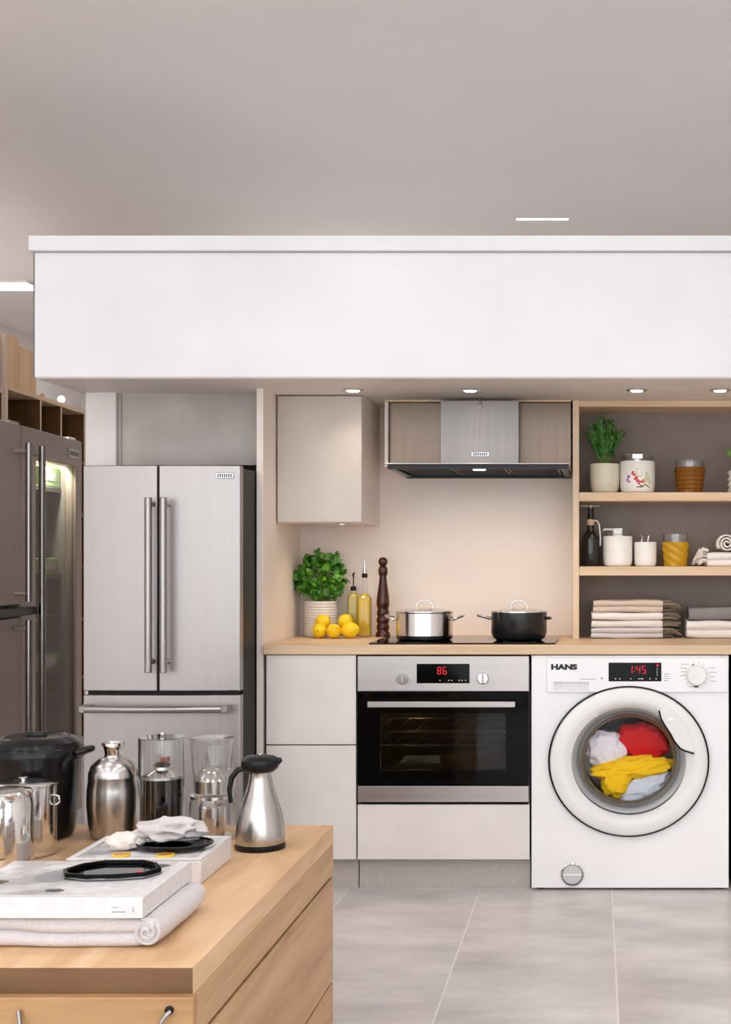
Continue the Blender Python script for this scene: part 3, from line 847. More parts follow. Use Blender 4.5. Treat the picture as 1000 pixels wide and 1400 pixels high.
ol = bpy.data.lights.new('oven_lamp', 'POINT'); ol.energy = 0.6; ol.color = (1, .75, .45); ol.shadow_soft_size = .02
oo = bpy.data.objects.new('oven_lamp', ol); C.objects.link(oo); oo.parent = t; oo.location = (ow0+.13, .12, oz(966))

# ------------------------------------------------------------------ washing machine
wx0_, wx1_ = X(727.3, 0), X(996.5, 0)
wc = (wx0_+wx1_)/2
t = thing('washing_machine', 'white front loading washing machine with red digits and colourful laundry', 'washing machine', (wc, .28, 0))
def mx(px): return X(px, 0) - wc
def mz(py): return Z(py, 0)
# the machine stands in the row: its front plate is at y = -0.285 (world -0.005)
fy = -.285
WT = CT-CTH-.004
dcx, dcz = mx(860), mz(1040)
rx, rz = S(110, 0), S(103, 0)
def ell(r, n=72, cx=0.0, cz=0.0): return [(dcx+cx+r*rx*math.cos(2*PI*k/n), dcz+cz+r*rz*math.sin(2*PI*k/n)) for k in range(n)]
def ring(prof, n=72, cx=0.0, cz=0.0):
    """surface of revolution on the door ellipse: prof = (relative radius, y)"""
    vs, fs = [], []
    for (r, y) in prof:
        for (a, b) in ell(r, n, cx, cz): vs.append((a, y, b))
    for i in range(len(prof)-1):
        for k in range(n):
            k2 = (k+1) % n; fs.append((i*n+k, i*n+k2, (i+1)*n+k2, (i+1)*n+k))
    return MB().add(vs, fs)
# front plate with an elliptic hole
def plate_with_hole(x0, x1, z0, z1, y0, y1, r, n=72):
    hole = ell(r, n); vs, fs = [], []
    outer = []
    for (a, b) in hole:
        dx, dz = a-dcx, b-dcz
        ts = []
        if abs(dx) > 1e-9: ts.append(((x1-dcx) if dx > 0 else (x0-dcx))/dx)
        if abs(dz) > 1e-9: ts.append(((z1-dcz) if dz > 0 else (z0-dcz))/dz)
        q = min(ts); outer.append((dcx+dx*q, dcz+dz*q))
    # snap the nearest directions onto the corners
    for (cx_, cz_) in ((x0, z0), (x1, z0), (x1, z1), (x0, z1)):
        i = min(range(n), key=lambda k: (outer[k][0]-cx_)**2+(outer[k][1]-cz_)**2); outer[i] = (cx_, cz_)
    for y in (y0, y1):
        vs += [(a, y, b) for (a, b) in hole]; vs += [(a, y, b) for (a, b) in outer]
    for k in range(n):
        k2 = (k+1) % n
        fs += [(k, k2, n+k2, n+k), (2*n+k2, 2*n+k, 3*n+k, 3*n+k2), (n+k, n+k2, 3*n+k2, 3*n+k), (k2, k, 2*n+k, 2*n+k2)]
    return MB().add(vs, fs)
obj('body', MB().box(mx(727.3), mx(996.5), .20, .26, .02, WT).box(mx(727.3), mx(996.5), fy+.0205, .20, .02, .05).box(mx(727.3), mx(996.5), fy+.0205, .20, WT-.03, WT)
    .box(mx(727.3), mx(730), fy+.0205, .20, .05, WT-.03).box(mx(993.8), mx(996.5), fy+.0205, .20, .05, WT-.03), 'white_enamel', t, bevel=.002)
obj('front_plate', plate_with_hole(mx(727.3), mx(996.5), .010, WT, fy, fy+.02, .80), 'white_enamel', t)
for px in (740, 984):
    for yy in (fy+.05, .22): obj('foot', MB().lathe([(0, 0), (.022, 0), (.022, .008), (.010, .010), (.010, .0195), (0, .0195)], 18, (mx(px), yy, 0)), 'black_plastic', t)
# control panel with the pocket of the detergent drawer
yc = fy-.011
pk = (mx(757.5), mx(805.5), mz(944.2), mz(932))
cp = obj('control_panel', MB().frame(mx(748), mx(995), mz(945.5), mz(899), pk[0], pk[1], pk[2], pk[3], yc, fy-.0005), 'white_enamel', t, bevel=.0008)
obj('detergent_drawer', MB().box(pk[0], pk[1], fy-.003, fy-.0006, pk[2], pk[3]), 'pocket', cp)
text_part('brand_lettering', 'HANS', .0245, 'text', cp, (mx(754), yc-.0004, mz(914.6)), 1.40, .0016)
ds = obj('display', MB().box(mx(832.5), mx(904.5), yc-.002, yc, mz(931), mz(905.5)), 'black_gloss', cp, bevel=.001)
obj('display_digits', seg_digits('1:45', mx(859.5), mz(920.5), S(11, 0), yc-.0027), 'led', ds)
mb = MB()
for px in (841, 847, 862, 873, 876, 878, 888, 896.5): mb.box(mx(px), mx(px+1.6), yc-.0026, yc-.002, mz(928), mz(926.8))
for k in range(4): mb.box(mx(898), mx(899.3), yc-.0026, yc-.002, mz(914+3*k), mz(913+3*k))
obj('display_marks', mb, 'ledw', ds)
obj('display_light', MB().box(mx(897.3), mx(901), yc-.0026, yc-.002, mz(910.5), mz(907.8)), 'led', ds)
mb = MB(); mb.box(mx(794), mx(816), yc-.0005, yc+.0003, mz(928.4), mz(927.7)); mb.box(mx(822), mx(824.5), yc-.0005, yc+.0003, mz(928.2), mz(925.6))
for k in range(4): mb.box(mx(908), mx(916-2*(k % 2)), yc-.0005, yc+.0003, mz(921.5+3*k), mz(920.7+3*k))
for k in range(4):
    mb.box(mx(931-(k % 2)*2), mx(941-k % 2), yc-.0005, yc+.0003, mz(908+5.2*k), mz(907.3+5.2*k))
    mb.box(mx(970), mx(978+2*(k % 2)), yc-.0005, yc+.0003, mz(913+6*k), mz(912.3+6*k))
mb.box(mx(942), mx(950), yc-.0005, yc+.0003, mz(938.6), mz(937.8))
obj('panel_print', mb, 'textgrey', cp)
kx, kz = mx(952.5), mz(922.5)
kb = obj('programme_knob', MB().lathe([(0, 0), (.037, 0), (.037, -.008), (.034, -.022), (.031, -.026), (0, -.026)], 40, (kx, yc, kz), axis='y'), 'white_plastic', cp, bevel=.001)
mb = MB()
for k in range(13):
    a = math.radians(-40 + k*24); r0, r1 = .041, .046
    mb.tube([(kx+r0*math.cos(a), yc-.0003, kz+r0*math.sin(a)), (kx+r1*math.cos(a), yc-.0003, kz+r1*math.sin(a))], .0011, 5)
obj('dial_marks', mb, 'textgrey', cp)
obj('dial_pointer', MB().box(mx(946), mx(949.5), yc-.0006, yc, mz(909.5), mz(907.8)).box(mx(949), mx(955), yc-.0006, yc, mz(939.3), mz(937.2)), 'text', cp)
# door: broad white ring with a dark seam around it
obj('door_seam', ring([(1.0, fy+.0005), (1.0, fy-.013), (.978, fy-.0145), (.975, fy-.010), (.978, fy+.0005), (1.0, fy+.0005)]), 'black_plastic', t)
dr = obj('door', ring([(.976, fy-.001), (.976, fy-.020), (.968, fy-.026), (.94, fy-.030), (.84, fy-.033), (.79, fy-.030), (.71, fy-.012), (.71, fy+.004), (.976, fy-.001)]), 'white_plastic', t, angle=50)
obj('door_bezel', ring([(.715, fy-.012), (.700, fy-.014), (.66, fy-.006), (.635, fy+.004), (.63, fy-.002), (.585, fy+.016), (.585, fy+.03), (.70, fy+.03), (.712, fy-.005)], cz=S(2.5, 0)), 'grey_ring', dr, angle=25)
obj('glass_bowl', ring([(.585, fy+.010), (.55, fy+.006), (.45, fy+.001), (.30, fy-.003), (.12, fy-.005), (.001, fy-.0055)], cz=S(2.5, 0)), 'glass_door', dr)
obj('inner_trim', ring([(.588, fy+.011), (.572, fy+.003), (.556, fy+.0085), (.572, fy+.014), (.588, fy+.011)], cz=S(2.5, 0)), 'steel_dark', dr)
obj('drum', ring([(.66, fy+.032), (.66, fy+.20), (.60, fy+.215), (.50, fy+.21), (.48, fy+.20), (.36, fy+.205), (.34, fy+.195), (.2, fy+.2), (.001, fy+.2)], cz=S(2.5, 0)), 'drum', t)
# grip: white plate over the ring with a dark finger gap along its inner edge
lp = [(901, 970), (903.5, 981), (909, 990.5), (916, 1001), (922, 1012), (929.5, 1021), (936, 1024.5), (948.5, 1028)]
gp_ = [(mx(a), mz(b)) for (a, b) in lp]
outer = [(mx(948.5), mz(1020)), (mx(943), mz(1002)), (mx(934), mz(984)), (mx(921), mz(968)), (mx(908), mz(961))]
gr = obj('door_grip', MB().prism(gp_ + outer, fy-.036, fy-.028), 'white_plastic', dr, bevel=.002)
obj('finger_gap', MB().tube([(a, fy-.036, b) for (a, b) in gp_], .0032, 8), 'black_plastic', dr)
obj('lock_button', MB().lathe([(0, 0), (.008, 0), (.008, -.0015), (.005, -.002), (0, -.001)], 20, (mx(916.5), fy-.036, mz(983)), axis='y'), 'chrome', dr)
# drain filter flap
fcx, fcz = mx(783), mz(1195)
ff = obj('filter_flap', MB().lathe([(.0, 0), (.041, 0), (.041, -.004), (.037, -.006), (.034, -.002), (0, -.002)], 44, (fcx, fy, fcz), axis='y'), 'chrome', t)
obj('flap_disc', MB().lathe([(.0, 0), (.033, 0), (.033, -.004), (0, -.005)], 40, (fcx, fy-.002, fcz), axis='y'), 'grey_disc', ff)
obj('flap_slot', MB().box(fcx-.032, fcx+.032, fy-.010, fy-.005, fcz-.003, fcz+.003), 'white_enamel', ff, bevel=.001)
# laundry in the drum: separate garments
def garment(label, px, py, rad, mat, yoff, seed, amp=.5, freq=1.7, rot=0.0, tilt=0.0):
    bm = blob(rad, amp, freq, seed, 5, False, True)
    for v in bm.verts:           # press against the glass
        lim = -(rad[1])*0.62
        if v.co.y < lim: v.co.y = lim + (v.co.y-lim)*.25
    o = obj('garment', bm, mat, None, angle=80)
    o.location = (X(px, 0), yoff, Z(py, 0)); o.rotation_euler = (0, rot, tilt)
    tag(o, label, 'laundry', 'laundry behind the round glass')
    return o
garment('crumpled red garment at the upper right behind the round glass', 880, 1018, (.090, .040, .060), 'g_red', .085, 3, .30, 1.3, .25)
garment('white garment at the upper left behind the round glass', 829, 1028, (.064, .040, .064), 'g_white', .072, 11, .30, 1.5, -.3)
garment('crumpled yellow garment across the middle behind the round glass', 866, 1052, (.132, .045, .036), 'g_yellow', .052, 5, .38, 1.6, -.10)
garment('yellow garment sleeve hanging low behind the round glass', 843, 1070, (.046, .036, .058), 'g_yellow', .046, 8, .32, 1.3, .35)
garment('bluish white garment at the bottom behind the round glass', 884, 1079, (.100, .040, .042), 'g_blue', .068, 14, .35, 1.5, -.35)

# black panel: its colour stands for the shade in the gap beyond the washer
ep = thing('gap_panel', 'black panel standing for the shaded gap right of the washing machine', 'panel', (.50, .3, 0))
obj('panel', MB().box(-.014, .014, -.27, .27, 0, CT-CTH-.001), 'black_side', ep)
obj('panel_edge', MB().box(-.014, .014, -.274, -.2705, 0, CT-CTH-.001), 'black_side', ep)

# base cabinet carrying the far end of the worktop
t = thing('base_cabinet', 'cream base cabinet with one door right of the washing machine', 'cabinet', (.88, .3, 0))
wbox(t, 'carcass', 'carcass', .531, 1.229, .012, .57, .11, CT-CTH-.002)
wbox(t, 'door', 'front', .531, 1.229, -.008, .010, .112, CT-CTH-.004, .0015)
wbox(t, 'plinth', 'plinth', .531, 1.229, .035, .05, 0, .109, .001)

# ------------------------------------------------------------------ wall cabinet
cy = .185
ux0, ux1, uz0 = -1.164, X(495, cy), Z(714.5, cy)
t = thing('wall_cabinet', 'cream wall cabinet with a plain concrete-look door left of the hood', 'wall cabinet', ((ux0+ux1)/2, .4, uz0))
wbox(t, 'carcass', 'panelcream', ux0, ux1, cy+.021, YB-.002, uz0, SOF-.004, .001)
wbox(t, 'door', 'door_grey', ux0+.004, ux1-.001, cy, cy+.019, uz0+.002, SOF-.008, .0015)
ul = thing('under_cabinet_light', 'small round light under the wall cabinet', 'downlight', (X(468, .33), .33, uz0-.0005))
obj('trim_ring', MB().lathe([(.020, 0), (.030, 0), (.030, -.004), (.020, -.004)], 24), 'chrome', ul)
obj('lens', MB().lathe([(0, -.001), (.019, -.001), (.019, -.0035), (0, -.0035)], 24), 'down_glow', ul)
ld = bpy.data.lights.new('cabinet_beam', 'SPOT'); ld.energy = 2.2; ld.color = (1, .80, .58); ld.spot_size = math.radians(150); ld.spot_blend = .9; ld.shadow_soft_size = .03
lo = bpy.data.objects.new('cabinet_beam', ld); C.objects.link(lo); lo.parent = ul; lo.location = (0, 0, -.012)

# ------------------------------------------------------------------ hood with its surround
hy = .36
hx0, hx1 = X(533, hy), X(781.5, hy)
hzb = Z(633, .05)
t = thing('hood_surround', 'bronze panelled surround behind the extractor chimney', 'panel', ((hx0+hx1)/2, .48, hzb+.006))
wbox(t, 'back_panel', 'hood_side', hx0, hx1-.001, hy, hy+.012, hzb+.006, SOF-.012)
wbox(t, 'edge_panel', 'panelcream', X(526, hy-.03), hx0-.0015, hy-.03, YB-.002, hzb+.006, SOF-.012, .001)
wbox(t, 'top_rail', 'oak', X(526, hy-.03), hx1-.001, hy-.03, YB-.002, SOF-.0115, SOF-.004, .001)
t = thing('extractor_hood', 'steel extractor hood with flat canopy above the hob', 'extractor hood', ((X(602, .3)+X(710, .3))/2, .3, hzb-.022))
wbox(t, 'chimney', 'steel_chim', X(602, .28), X(710, .28), .28, .355, hzb, SOF-.0125, .002)
mb = MB(); cl, cr_ = X(527, .05)-t.location.x, X(779, .05)-t.location.x
zc = hzb - t.location.z
# canopy: thin steel slab, its underside hollowed for the filters
y0, y1 = .05-t.location.y, .59-t.location.y
obj('canopy', MB().box(cl, cr_, y0, y1, zc-.004, zc), 'steel', t, bevel=.001)
mb = MB().box(cl+.006, cr_-.006, y0+.01, y0+.03, zc-.020, zc-.0045).box(cl+.006, cr_-.006, y1-.05, y1-.002, zc-.024, zc-.0045)
mb.box(cl+.006, cl+.03, y0+.0305, y1-.0505, zc-.020, zc-.0045).box(cr_-.03, cr_-.006, y0+.0305, y1-.0505, zc-.020, zc-.0045)
obj('canopy_rim', mb, 'black_plastic', t, bevel=.001)
for k in range(3):
    w = (cr_-cl-.07)/3; a = cl+.035+w*k
    f_ = obj('filter', MB().box(a+.004, a+w-.004, y0+.04, y1-.07, zc-.014, zc-.0046), 'black_plastic', t, bevel=.001)
    s_ = MB()
    for q in range(9): s_.box(a+.012, a+w-.012, y0+.06+q*.043, y0+.075+q*.043, zc-.017, zc-.0142)
    obj('filter_slats', s_, 'black_side', f_)
obj('hood_lamp', MB().lathe([(0, 0), (.022, 0), (.022, -.004), (0, -.004)], 20, (X(656, .12)-t.location.x, y0+.06, zc-.0175)), 'down_glow', t)
bx, bz = X(657, .28)-t.location.x, Z(621, .28)-t.location.z
ch_y = .28-t.location.y
bd = obj('badge', MB().box(bx-.033, bx+.033, ch_y-.003, ch_y, bz-.008, bz+.008), 'badge', t, bevel=.001)
mk = MB()
for k in range(7): mk.box(bx-.026+k*.0078, bx-.026+k*.0078+.005, ch_y-.0037, ch_y-.003, bz-.005, bz+.005)
obj('badge_mark', mk, 'badge_mark', bd)
obj('suspension_rod', MB().tube([(bx, ch_y-.012, SOF-.0035-t.location.z), (bx, ch_y-.012, SOF-.035-t.location.z)], .004, 10).box(bx-.006, bx+.006, ch_y-.018, ch_y-.0005, SOF-.042-t.location.z, SOF-.034-t.location.z), 'steel_dark', t)
hl = bpy.data.lights.new('hood_beam', 'SPOT'); hl.energy = 6.5; hl.color = (1, .85, .68); hl.spot_size = math.radians(140); hl.spot_blend = .9; hl.shadow_soft_size = .04
ho = bpy.data.objects.new('hood_beam', hl); C.objects.link(ho); ho.parent = t; ho.location = (X(656, .12)-t.location.x, y0+.06, zc-.03); ho.rotation_euler = (math.radians(20), 0, 0)

# ------------------------------------------------------------------ open shelves at the right
sy = .35
sx0 = X(783.5, sy)
t = thing('shelf_unit', 'pale oak open shelf unit with taupe back standing on the worktop', 'shelf', (.5, .47, CT))
wbox(t, 'side_panel', 'oak_up', sx0, X(792, sy), sy, YB-.011, CT+.0005, SOF-.004, .001)
wbox(t, 'side_panel', 'oak_up', 1.20, 1.224, sy, YB-.011, CT+.0005, SOF-.004, .001)
sxa, sxb = X(792, sy)+.0005, 1.1995
wbox(t, 'top_board', 'oak', sxa, sxb, sy, YB-.011, SOF-.028, SOF-.004, .001)
S1T, S1B, S2T, S2B = Z(673, sy), Z(685, sy), Z(774.5, sy), Z(787, sy)
wbox(t, 'shelf_board', 'oak', sxa, sxb, sy, YB-.011, S1B, S1T, .0015)
wbox(t, 'shelf_board', 'oak', sxa, sxb, sy, YB-.011, S2B, S2T, .0015)
wbox(t, 'back_panel', 'shelf_back', sx0, 1.224, YB-.010, YB-.001, CT+.0005, SOF-.004, 0)


# ================================================================== THINGS ON THE WORKTOP
hob_z = CT+.0005
hbx0, hbx1 = X(505, .03), X(760, .03)
t = thing('induction_hob', 'black glass induction hob set on the oak worktop', 'hob', ((hbx0+hbx1)/2, .27, hob_z))
hw_ = (hbx1-hbx0)/2
obj('glass_plate', MB().box(-hw_, hw_, -.25, .20, 0, .005), 'black_gloss', t, bevel=.0015)
for (a, b, r) in ((-.17, .02, .10), (.18, .02, .11), (-.20, -.16, .065), (.2, -.17, .06)):
    obj('cooking_zone', MB().lathe([(r-.002, .0051), (r, .0051), (r, .0055), (r-.002, .0055), (r-.002, .0051)], 48, (a, b, 0), cap=False), 'badge_mark', t)
HT = hob_z+.0056

def pot(name, label, px, Y, rpx, hpx, mat, lidmat, black):
    k = (D+Y)/F; r = rpx*k; h = hpx*k
    t = thing(name, label, 'pot', (X(px, Y), Y, HT), group='pots on the hob')
    if black: prof = [(0, 0), (r*.80, 0), (r*.93, h*.08), (r, h*.25), (r, h), (r-.004, h), (r-.004, h*.25), (r*.8, .006), (0, .006)]
    else: prof = [(0, 0), (r*.90, 0), (r*.97, h*.05), (r*.985, h*.16), (r, h*.18), (r, h-.003), (r+.004, h), (r-.003, h), (r-.003, .01), (0, .008)]
    obj('pot_body', MB().lathe(prof, 56), mat, t, angle=30)
    ld = obj('lid', MB().lathe([(0, h+.004), (r*.9, h+.001), (r+.002, h+.0005), (r+.002, h+.004), (r*.93, h+.006), (r*.6, h+.012), (r*.25, h+.015), (0, h+.015)], 56), lidmat, t, angle=30)
    arch = [(r*.30*math.cos(a), 0, h+.014+.030*math.sin(a)) for a in [PI*q/12 for q in range(13)]]
    obj('lid_handle', MB().tube(arch, .0036, 10), 'chrome', ld)
    return t, r, h
t, r, h = pot('cooking_pot', 'shiny steel cooking pot with lid and two side handles on the hob', 581, .20, 38.5, 38, 'pot_steel', 'pot_steel', False)
obj('base_disc', MB().lathe([(r*.93, .001), (r*.995, .006), (r*1.0, .016), (r*.985, .017)], 48, cap=False), 'black_plastic', t)
for s in (-1, 1):
    hh = h*.80
    obj('side_handle', MB().tube([(s*r, -.030, hh-.008), (s*(r+.018), -.028, hh), (s*(r+.036), -.016, hh+.006), (s*(r+.040), 0, hh+.008), (s*(r+.036), .016, hh+.006), (s*(r+.018), .028, hh), (s*r, .030, hh-.008)], .0048, 8), 'chrome', t)
t, r, h = pot('cooking_pot', 'black enamel cooking pot with lid on the hob', 710, .20, 38, 38, 'pot_black', 'pot_steel', True)
hh = h*.82
obj('side_handle', MB().tube([(-r, -.026, hh-.006), (-r-.02, -.024, hh), (-r-.048, -.012, hh+.007), (-r-.052, 0, hh+.008), (-r-.048, .012, hh+.007), (-r-.02, .024, hh), (-r, .026, hh-.006)], .0048, 8), 'chrome', t)
obj('side_handle', MB().tube([(r*.97, .020, hh-.004), (r+.010, .018, hh-.004), (r+.014, 0, hh-.004), (r+.010, -.018, hh-.004), (r*.97, -.020, hh-.004)], .005, 8), 'pot_black', t)

# pepper mill
k = (D+.5)/F
t = thing('pepper_mill', 'tall dark turned wooden pepper mill between oil bottles and pot', 'pepper mill', (X(524, .5), .5, CT+.0005))
body = [(0, 0), (10, 0), (10, 3), (9, 6), (7.6, 8), (8.6, 11), (8.9, 14), (7.6, 17), (7.4, 18), (8.6, 21), (8.8, 24), (7.4, 27), (7.2, 28), (8.4, 31), (8.4, 34), (7.2, 37), (7.5, 39), (8.7, 43), (8.9, 47), (8.4, 54), (6.8, 65), (5.4, 75), (4.8, 82), (5.0, 84.5), (0, 84.5)]
obj('mill_body', MB().lathe([(a*k, b*k) for a, b in body], 32), 'mill', t, angle=60)
hd = obj('mill_head', MB().lathe([(a*k, b*k) for a, b in [(0, 84.7), (5.4, 84.7), (6.3, 87), (6.3, 92), (5.2, 95.5), (3.6, 96.5), (5.0, 98), (6.2, 101), (6.2, 104), (4.8, 107), (2.5, 108.4), (0, 108.6)]], 32), 'mill', t, angle=60)
obj('mill_band', MB().lathe([(a*k, b*k) for a, b in [(5.3, 83.6), (5.6, 83.6), (5.6, 85.2), (5.3, 85.2)]], 32), 'black_plastic', t)

# oil bottles
def oil_bottle(label, px, Y, hw, sh, total, mat, tall):
    k = (D+Y)/F
    t = thing('oil_bottle', label, 'bottle', (X(px, Y), Y, CT+.0005), group='oil bottles on the worktop')
    w = hw*k; nk = 3.4*k
    def sect(pr):   # rounded-square lathe
        mb = MB(); vs, fs = [], []; n = 32
        for (r, z, sq) in pr:
            for q in range(n):
                a = 2*PI*q/n; c_, s_ = math.cos(a), math.sin(a)
                e = 2.0 + sq*4
                rr = r/((abs(c_)**e + abs(s_)**e)**(1/e))
                vs.append((rr*c_, rr*s_, z))
        for i in range(len(pr)-1):
            for q in range(n):
                q2 = (q+1) % n; fs.append((i*n+q, i*n+q2, (i+1)*n+q2, (i+1)*n+q))
        fs.append(tuple(reversed(range(n)))); fs.append(tuple((len(pr)-1)*n+q for q in range(n)))
        return mb.add(vs, fs)
    obj('glass_body', sect([(w*.95, 0, 1), (w, .004, 1), (w, sh*k-.006, 1), (w*.92, sh*k, .8), (nk*1.25, (sh+5)*k, .1), (nk, (sh+9)*k, 0), (nk*.9, (total-24)*k, 0)]), 'glass', t, angle=40)
    obj('oil', sect([(w*.90, .006, 1), (w*.95, .010, 1), (w*.95, sh*k-.008, 1), (w*.86, sh*k-.002, .8), (nk*1.1, (sh+4.0)*k, .1)]), mat, t, angle=40)
    obj('stopper', MB().lathe([(a*k, b*k) for a, b in [(0, total-25), (3.9, total-25), (3.9, total-20), (3.0, total-19), (0, total-19)]], 20), 'black_plastic', t)
    if tall:
        obj('pour_spout', MB().lathe([(a*k, b*k) for a, b in [(0, total-19), (2.6, total-19), (2.0, total-12), (1.0, total-5), (.8, total), (0, total)]], 16), 'chrome', t)
    else:
        obj('pour_spout', MB().tube([(0, 0, (total-19)*k), (0, 0, (total-8)*k), (-.001, 0, (total-3)*k), (.004, 0, total*k)], [.0022, .0022, .0045, .003], 10), 'black_plastic', t)
oil_bottle('tall glass oil bottle with golden oil and metal spout', 499, .48, 9.0, 55, 106, 'oil', True)
oil_bottle('shorter glass oil bottle with pale oil next to the basil pot', 483.5, .54, 7.6, 56, 87, 'oil2', False)

# basil in ribbed pot
random.seed(4)
Yp = .50; k = (D+Yp)/F
t = thing('potted_basil', 'bushy green basil plant in a white ribbed pot behind the lemons', 'potted plant', (X(439, Yp), Yp, CT+.0005))
prof = [(0, 0), (20*k, 0), (21.5*k, 1.5*k)]
for q in range(12):
    z = (3 + q*3.7)*k; prof += [(21.9*k, z), (22.4*k, z+1.85*k)]
prof += [(22.4*k, 48.5*k), (21.0*k, 49*k), (20.0*k, 48*k), (20*k, 43*k), (0, 43*k)]
obj('pot', MB().lathe(prof, 40), 'ceramic_g', t, angle=25)
obj('soil', MB().lathe([(0, 43.2*k), (19.5*k, 43.2*k), (18*k, 44.5*k), (0, 45*k)], 24), 'soil', t)
mb = MB(); ms = MB()
cz = 80*k
for q in range(60):
    a = random.uniform(0, 2*PI); e = random.uniform(.05, 1.35)
    tip = Vector((math.cos(a)*math.cos(e)*38*k, math.sin(a)*math.cos(e)*22*k, cz + (math.sin(e)*34-14)*k))
    b0_ = Vector((math.cos(a)*6*k, math.sin(a)*6*k, 44*k))
    m_ = (tip+b0_)/2 + Vector((0, 0, 4*k))
    ms.tube([b0_, m_, tip], [.0016, .0013, .0008], 5)
for q in range(420):
    u = random.uniform(-1, 1); a = random.uniform(0, 2*PI); rr = (1-u*u)**.5
    rad = random.uniform(.70, 1.0)
    d = Vector((rr*math.cos(a), rr*math.sin(a), u))
    p = Vector((d.x*37*k*rad, d.y*22*k*rad, cz + d.z*29*k*rad))
    if p.z < 52*k: continue
    dirv = (d + Vector((random.uniform(-.6, .6), random.uniform(-.6, .6), random.uniform(-.1, .8)))).normalized()
    add_leaf(mb, p - dirv*4*k, dirv, (d*.8 + Vector((0, -.3, .6))).normalized(), random.uniform(8, 12)*k, random.uniform(6, 9)*k, random.uniform(.1, .5))
for q in range(9):        # sprigs standing out of the ball
    a = random.uniform(-.9, .9); p = Vector((math.sin(a)*30*k, random.uniform(-8, 8)*k, cz + (24+random.uniform(0, 6))*k*math.cos(a*.6)))
    for j in range(5):
        dv = Vector((random.uniform(-1, 1), random.uniform(-1, 1), random.uniform(.2, 1.2)))
        add_leaf(mb, p + Vector((0, 0, j*1.5*k)), dv, Vector((0, -1, .4)), 7*k, 5*k, .3)
fo = obj('foliage', mb, 'leaf', t, angle=60); fo['kind'] = 'stuff'
st = obj('stems', ms, 'stem', t); st['kind'] = 'stuff'

# lemons
lem = [(437, 862, .395, 'lemon at the left end of the front row of lemons'), (456.5, 861, .380, 'lemon in the middle of the front row of lemons'), (479, 862.5, .385, 'large lemon at the right end of the front row of lemons'),
       (441.5, 848.5, .420, 'upper lemon leaning on the basil pot'), (472.5, 850, .428, 'upper lemon in front of the oil bottles')]
lme = None
for q, (px, py, Y, lb) in enumerate(lem):
    if lme is None:
        lme_o = obj('lemon', MB().sphere((0, 0, 0), .0275, 24, 16, (1, 1, 1.06), .16), 'lemon')
        o = lme_o
        lme = o.data
    else:
        o = bpy.data.objects.new('lemon', lme); C.objects.link(o)
    rr = .0275 * (1.12 if q == 2 else 1.0)
    o.scale = (rr/.0275,)*3
    o.location = (X(px, Y), Y, CT + .001 + rr*(1.0 if q < 3 else 1.0) + (0 if q < 3 else .034))
    o.rotation_euler = ((1.5, .3, 0), (1.2, 0, .5), (1.45, .5, 1.35), (1.1, .4, .9), (.9, -.5, 1.2))[q]
    tag(o, lb, 'lemon', 'lemons on the worktop')
    obj('stem_end', MB().sphere((0, 0, .0325), .003, 8, 5), 'stem', o)


# ================================================================== THINGS ON THE SHELVES
def shelf_plant(name, label, px, Y, base_z, potw, poth, potmat, leafmat, n, spread, height, seed, ribbed=False):
    k = (D+Y)/F; rnd = random.Random(seed)
    t = thing(name, label, 'potted plant', (X(px, Y), Y, base_z+.0005))
    w = potw*k/2; h = poth*k
    if ribbed:
        prof = [(0, 0), (w*.85, 0)]
        for q in range(4):
            z = h*(q+.1)/4; prof += [(w*.86, z), (w*1.0, z+h*.10), (w*.86, z+h*.2)]
        prof += [(w*.9, h), (w*.78, h), (w*.75, h*.9), (0, h*.9)]
    else:
        prof = [(0, 0), (w*.72, 0), (w*.86, h*.05), (w*.95, h*.2), (w, h*.5), (w, h), (w*.9, h), (w*.9, h*.9), (0, h*.9)]
    obj('pot', MB().lathe(prof, 36), potmat, t, angle=30)
    obj('soil', MB().lathe([(0, h*.905), (w*.74, h*.905), (0, h*.93)], 24), 'soil', t)
    mb = MB(); ms = MB()
    for q in range(n):
        a = rnd.uniform(0, 2*PI); s = rnd.uniform(.1, 1)
        p0 = Vector((math.cos(a)*w*.25, math.sin(a)*w*.25, h*.92))
        tip = Vector((math.cos(a)*spread*k*s, math.sin(a)*spread*k*s*.7, h + height*k*(1 - .42*s*s)*rnd.uniform(.8, 1.0)))
        pts = [p0 + (tip-p0)*u + Vector((0, 0, math.sin(u*PI)*.01)) for u in (0, .33, .66, 1)]
        ms.tube(pts, [.0018, .0016, .0012, .0008], 5)
        for j in range(11):
            u = .22 + .78*j/10
            p = p0 + (tip-p0)*u + Vector((0, 0, math.sin(u*PI)*.01))
            dv = (tip-p0).normalized() + Vector((rnd.uniform(-1, 1), rnd.uniform(-1, 1), rnd.uniform(-.1, .7)))
            add_leaf(mb, p, dv, Vector((rnd.uniform(-.4, .4), -1, .6)), rnd.uniform(5.5, 8.5)*k, rnd.uniform(3, 5)*k, .3)
    f = obj('foliage', mb, leafmat, t, angle=60); f['kind'] = 'stuff'
    s_ = obj('stems', ms, 'stem', t); s_['kind'] = 'stuff'
    return t
Ys = .45; kk = (D+Ys)/F
shelf_plant('potted_plant', 'dark green plant in a cream pot on the top shelf', 827.5, Ys, S1T, 40.5, 40, 'ceramic_c', 'leaf2', 30, 29, 64, 23)
shelf_plant('potted_plant', 'light green plant in a white ribbed vase at the right picture edge', 1012, Ys, S1T, 34, 31, 'ceramic_w', 'leaf3', 12, 22, 32, 5, True)

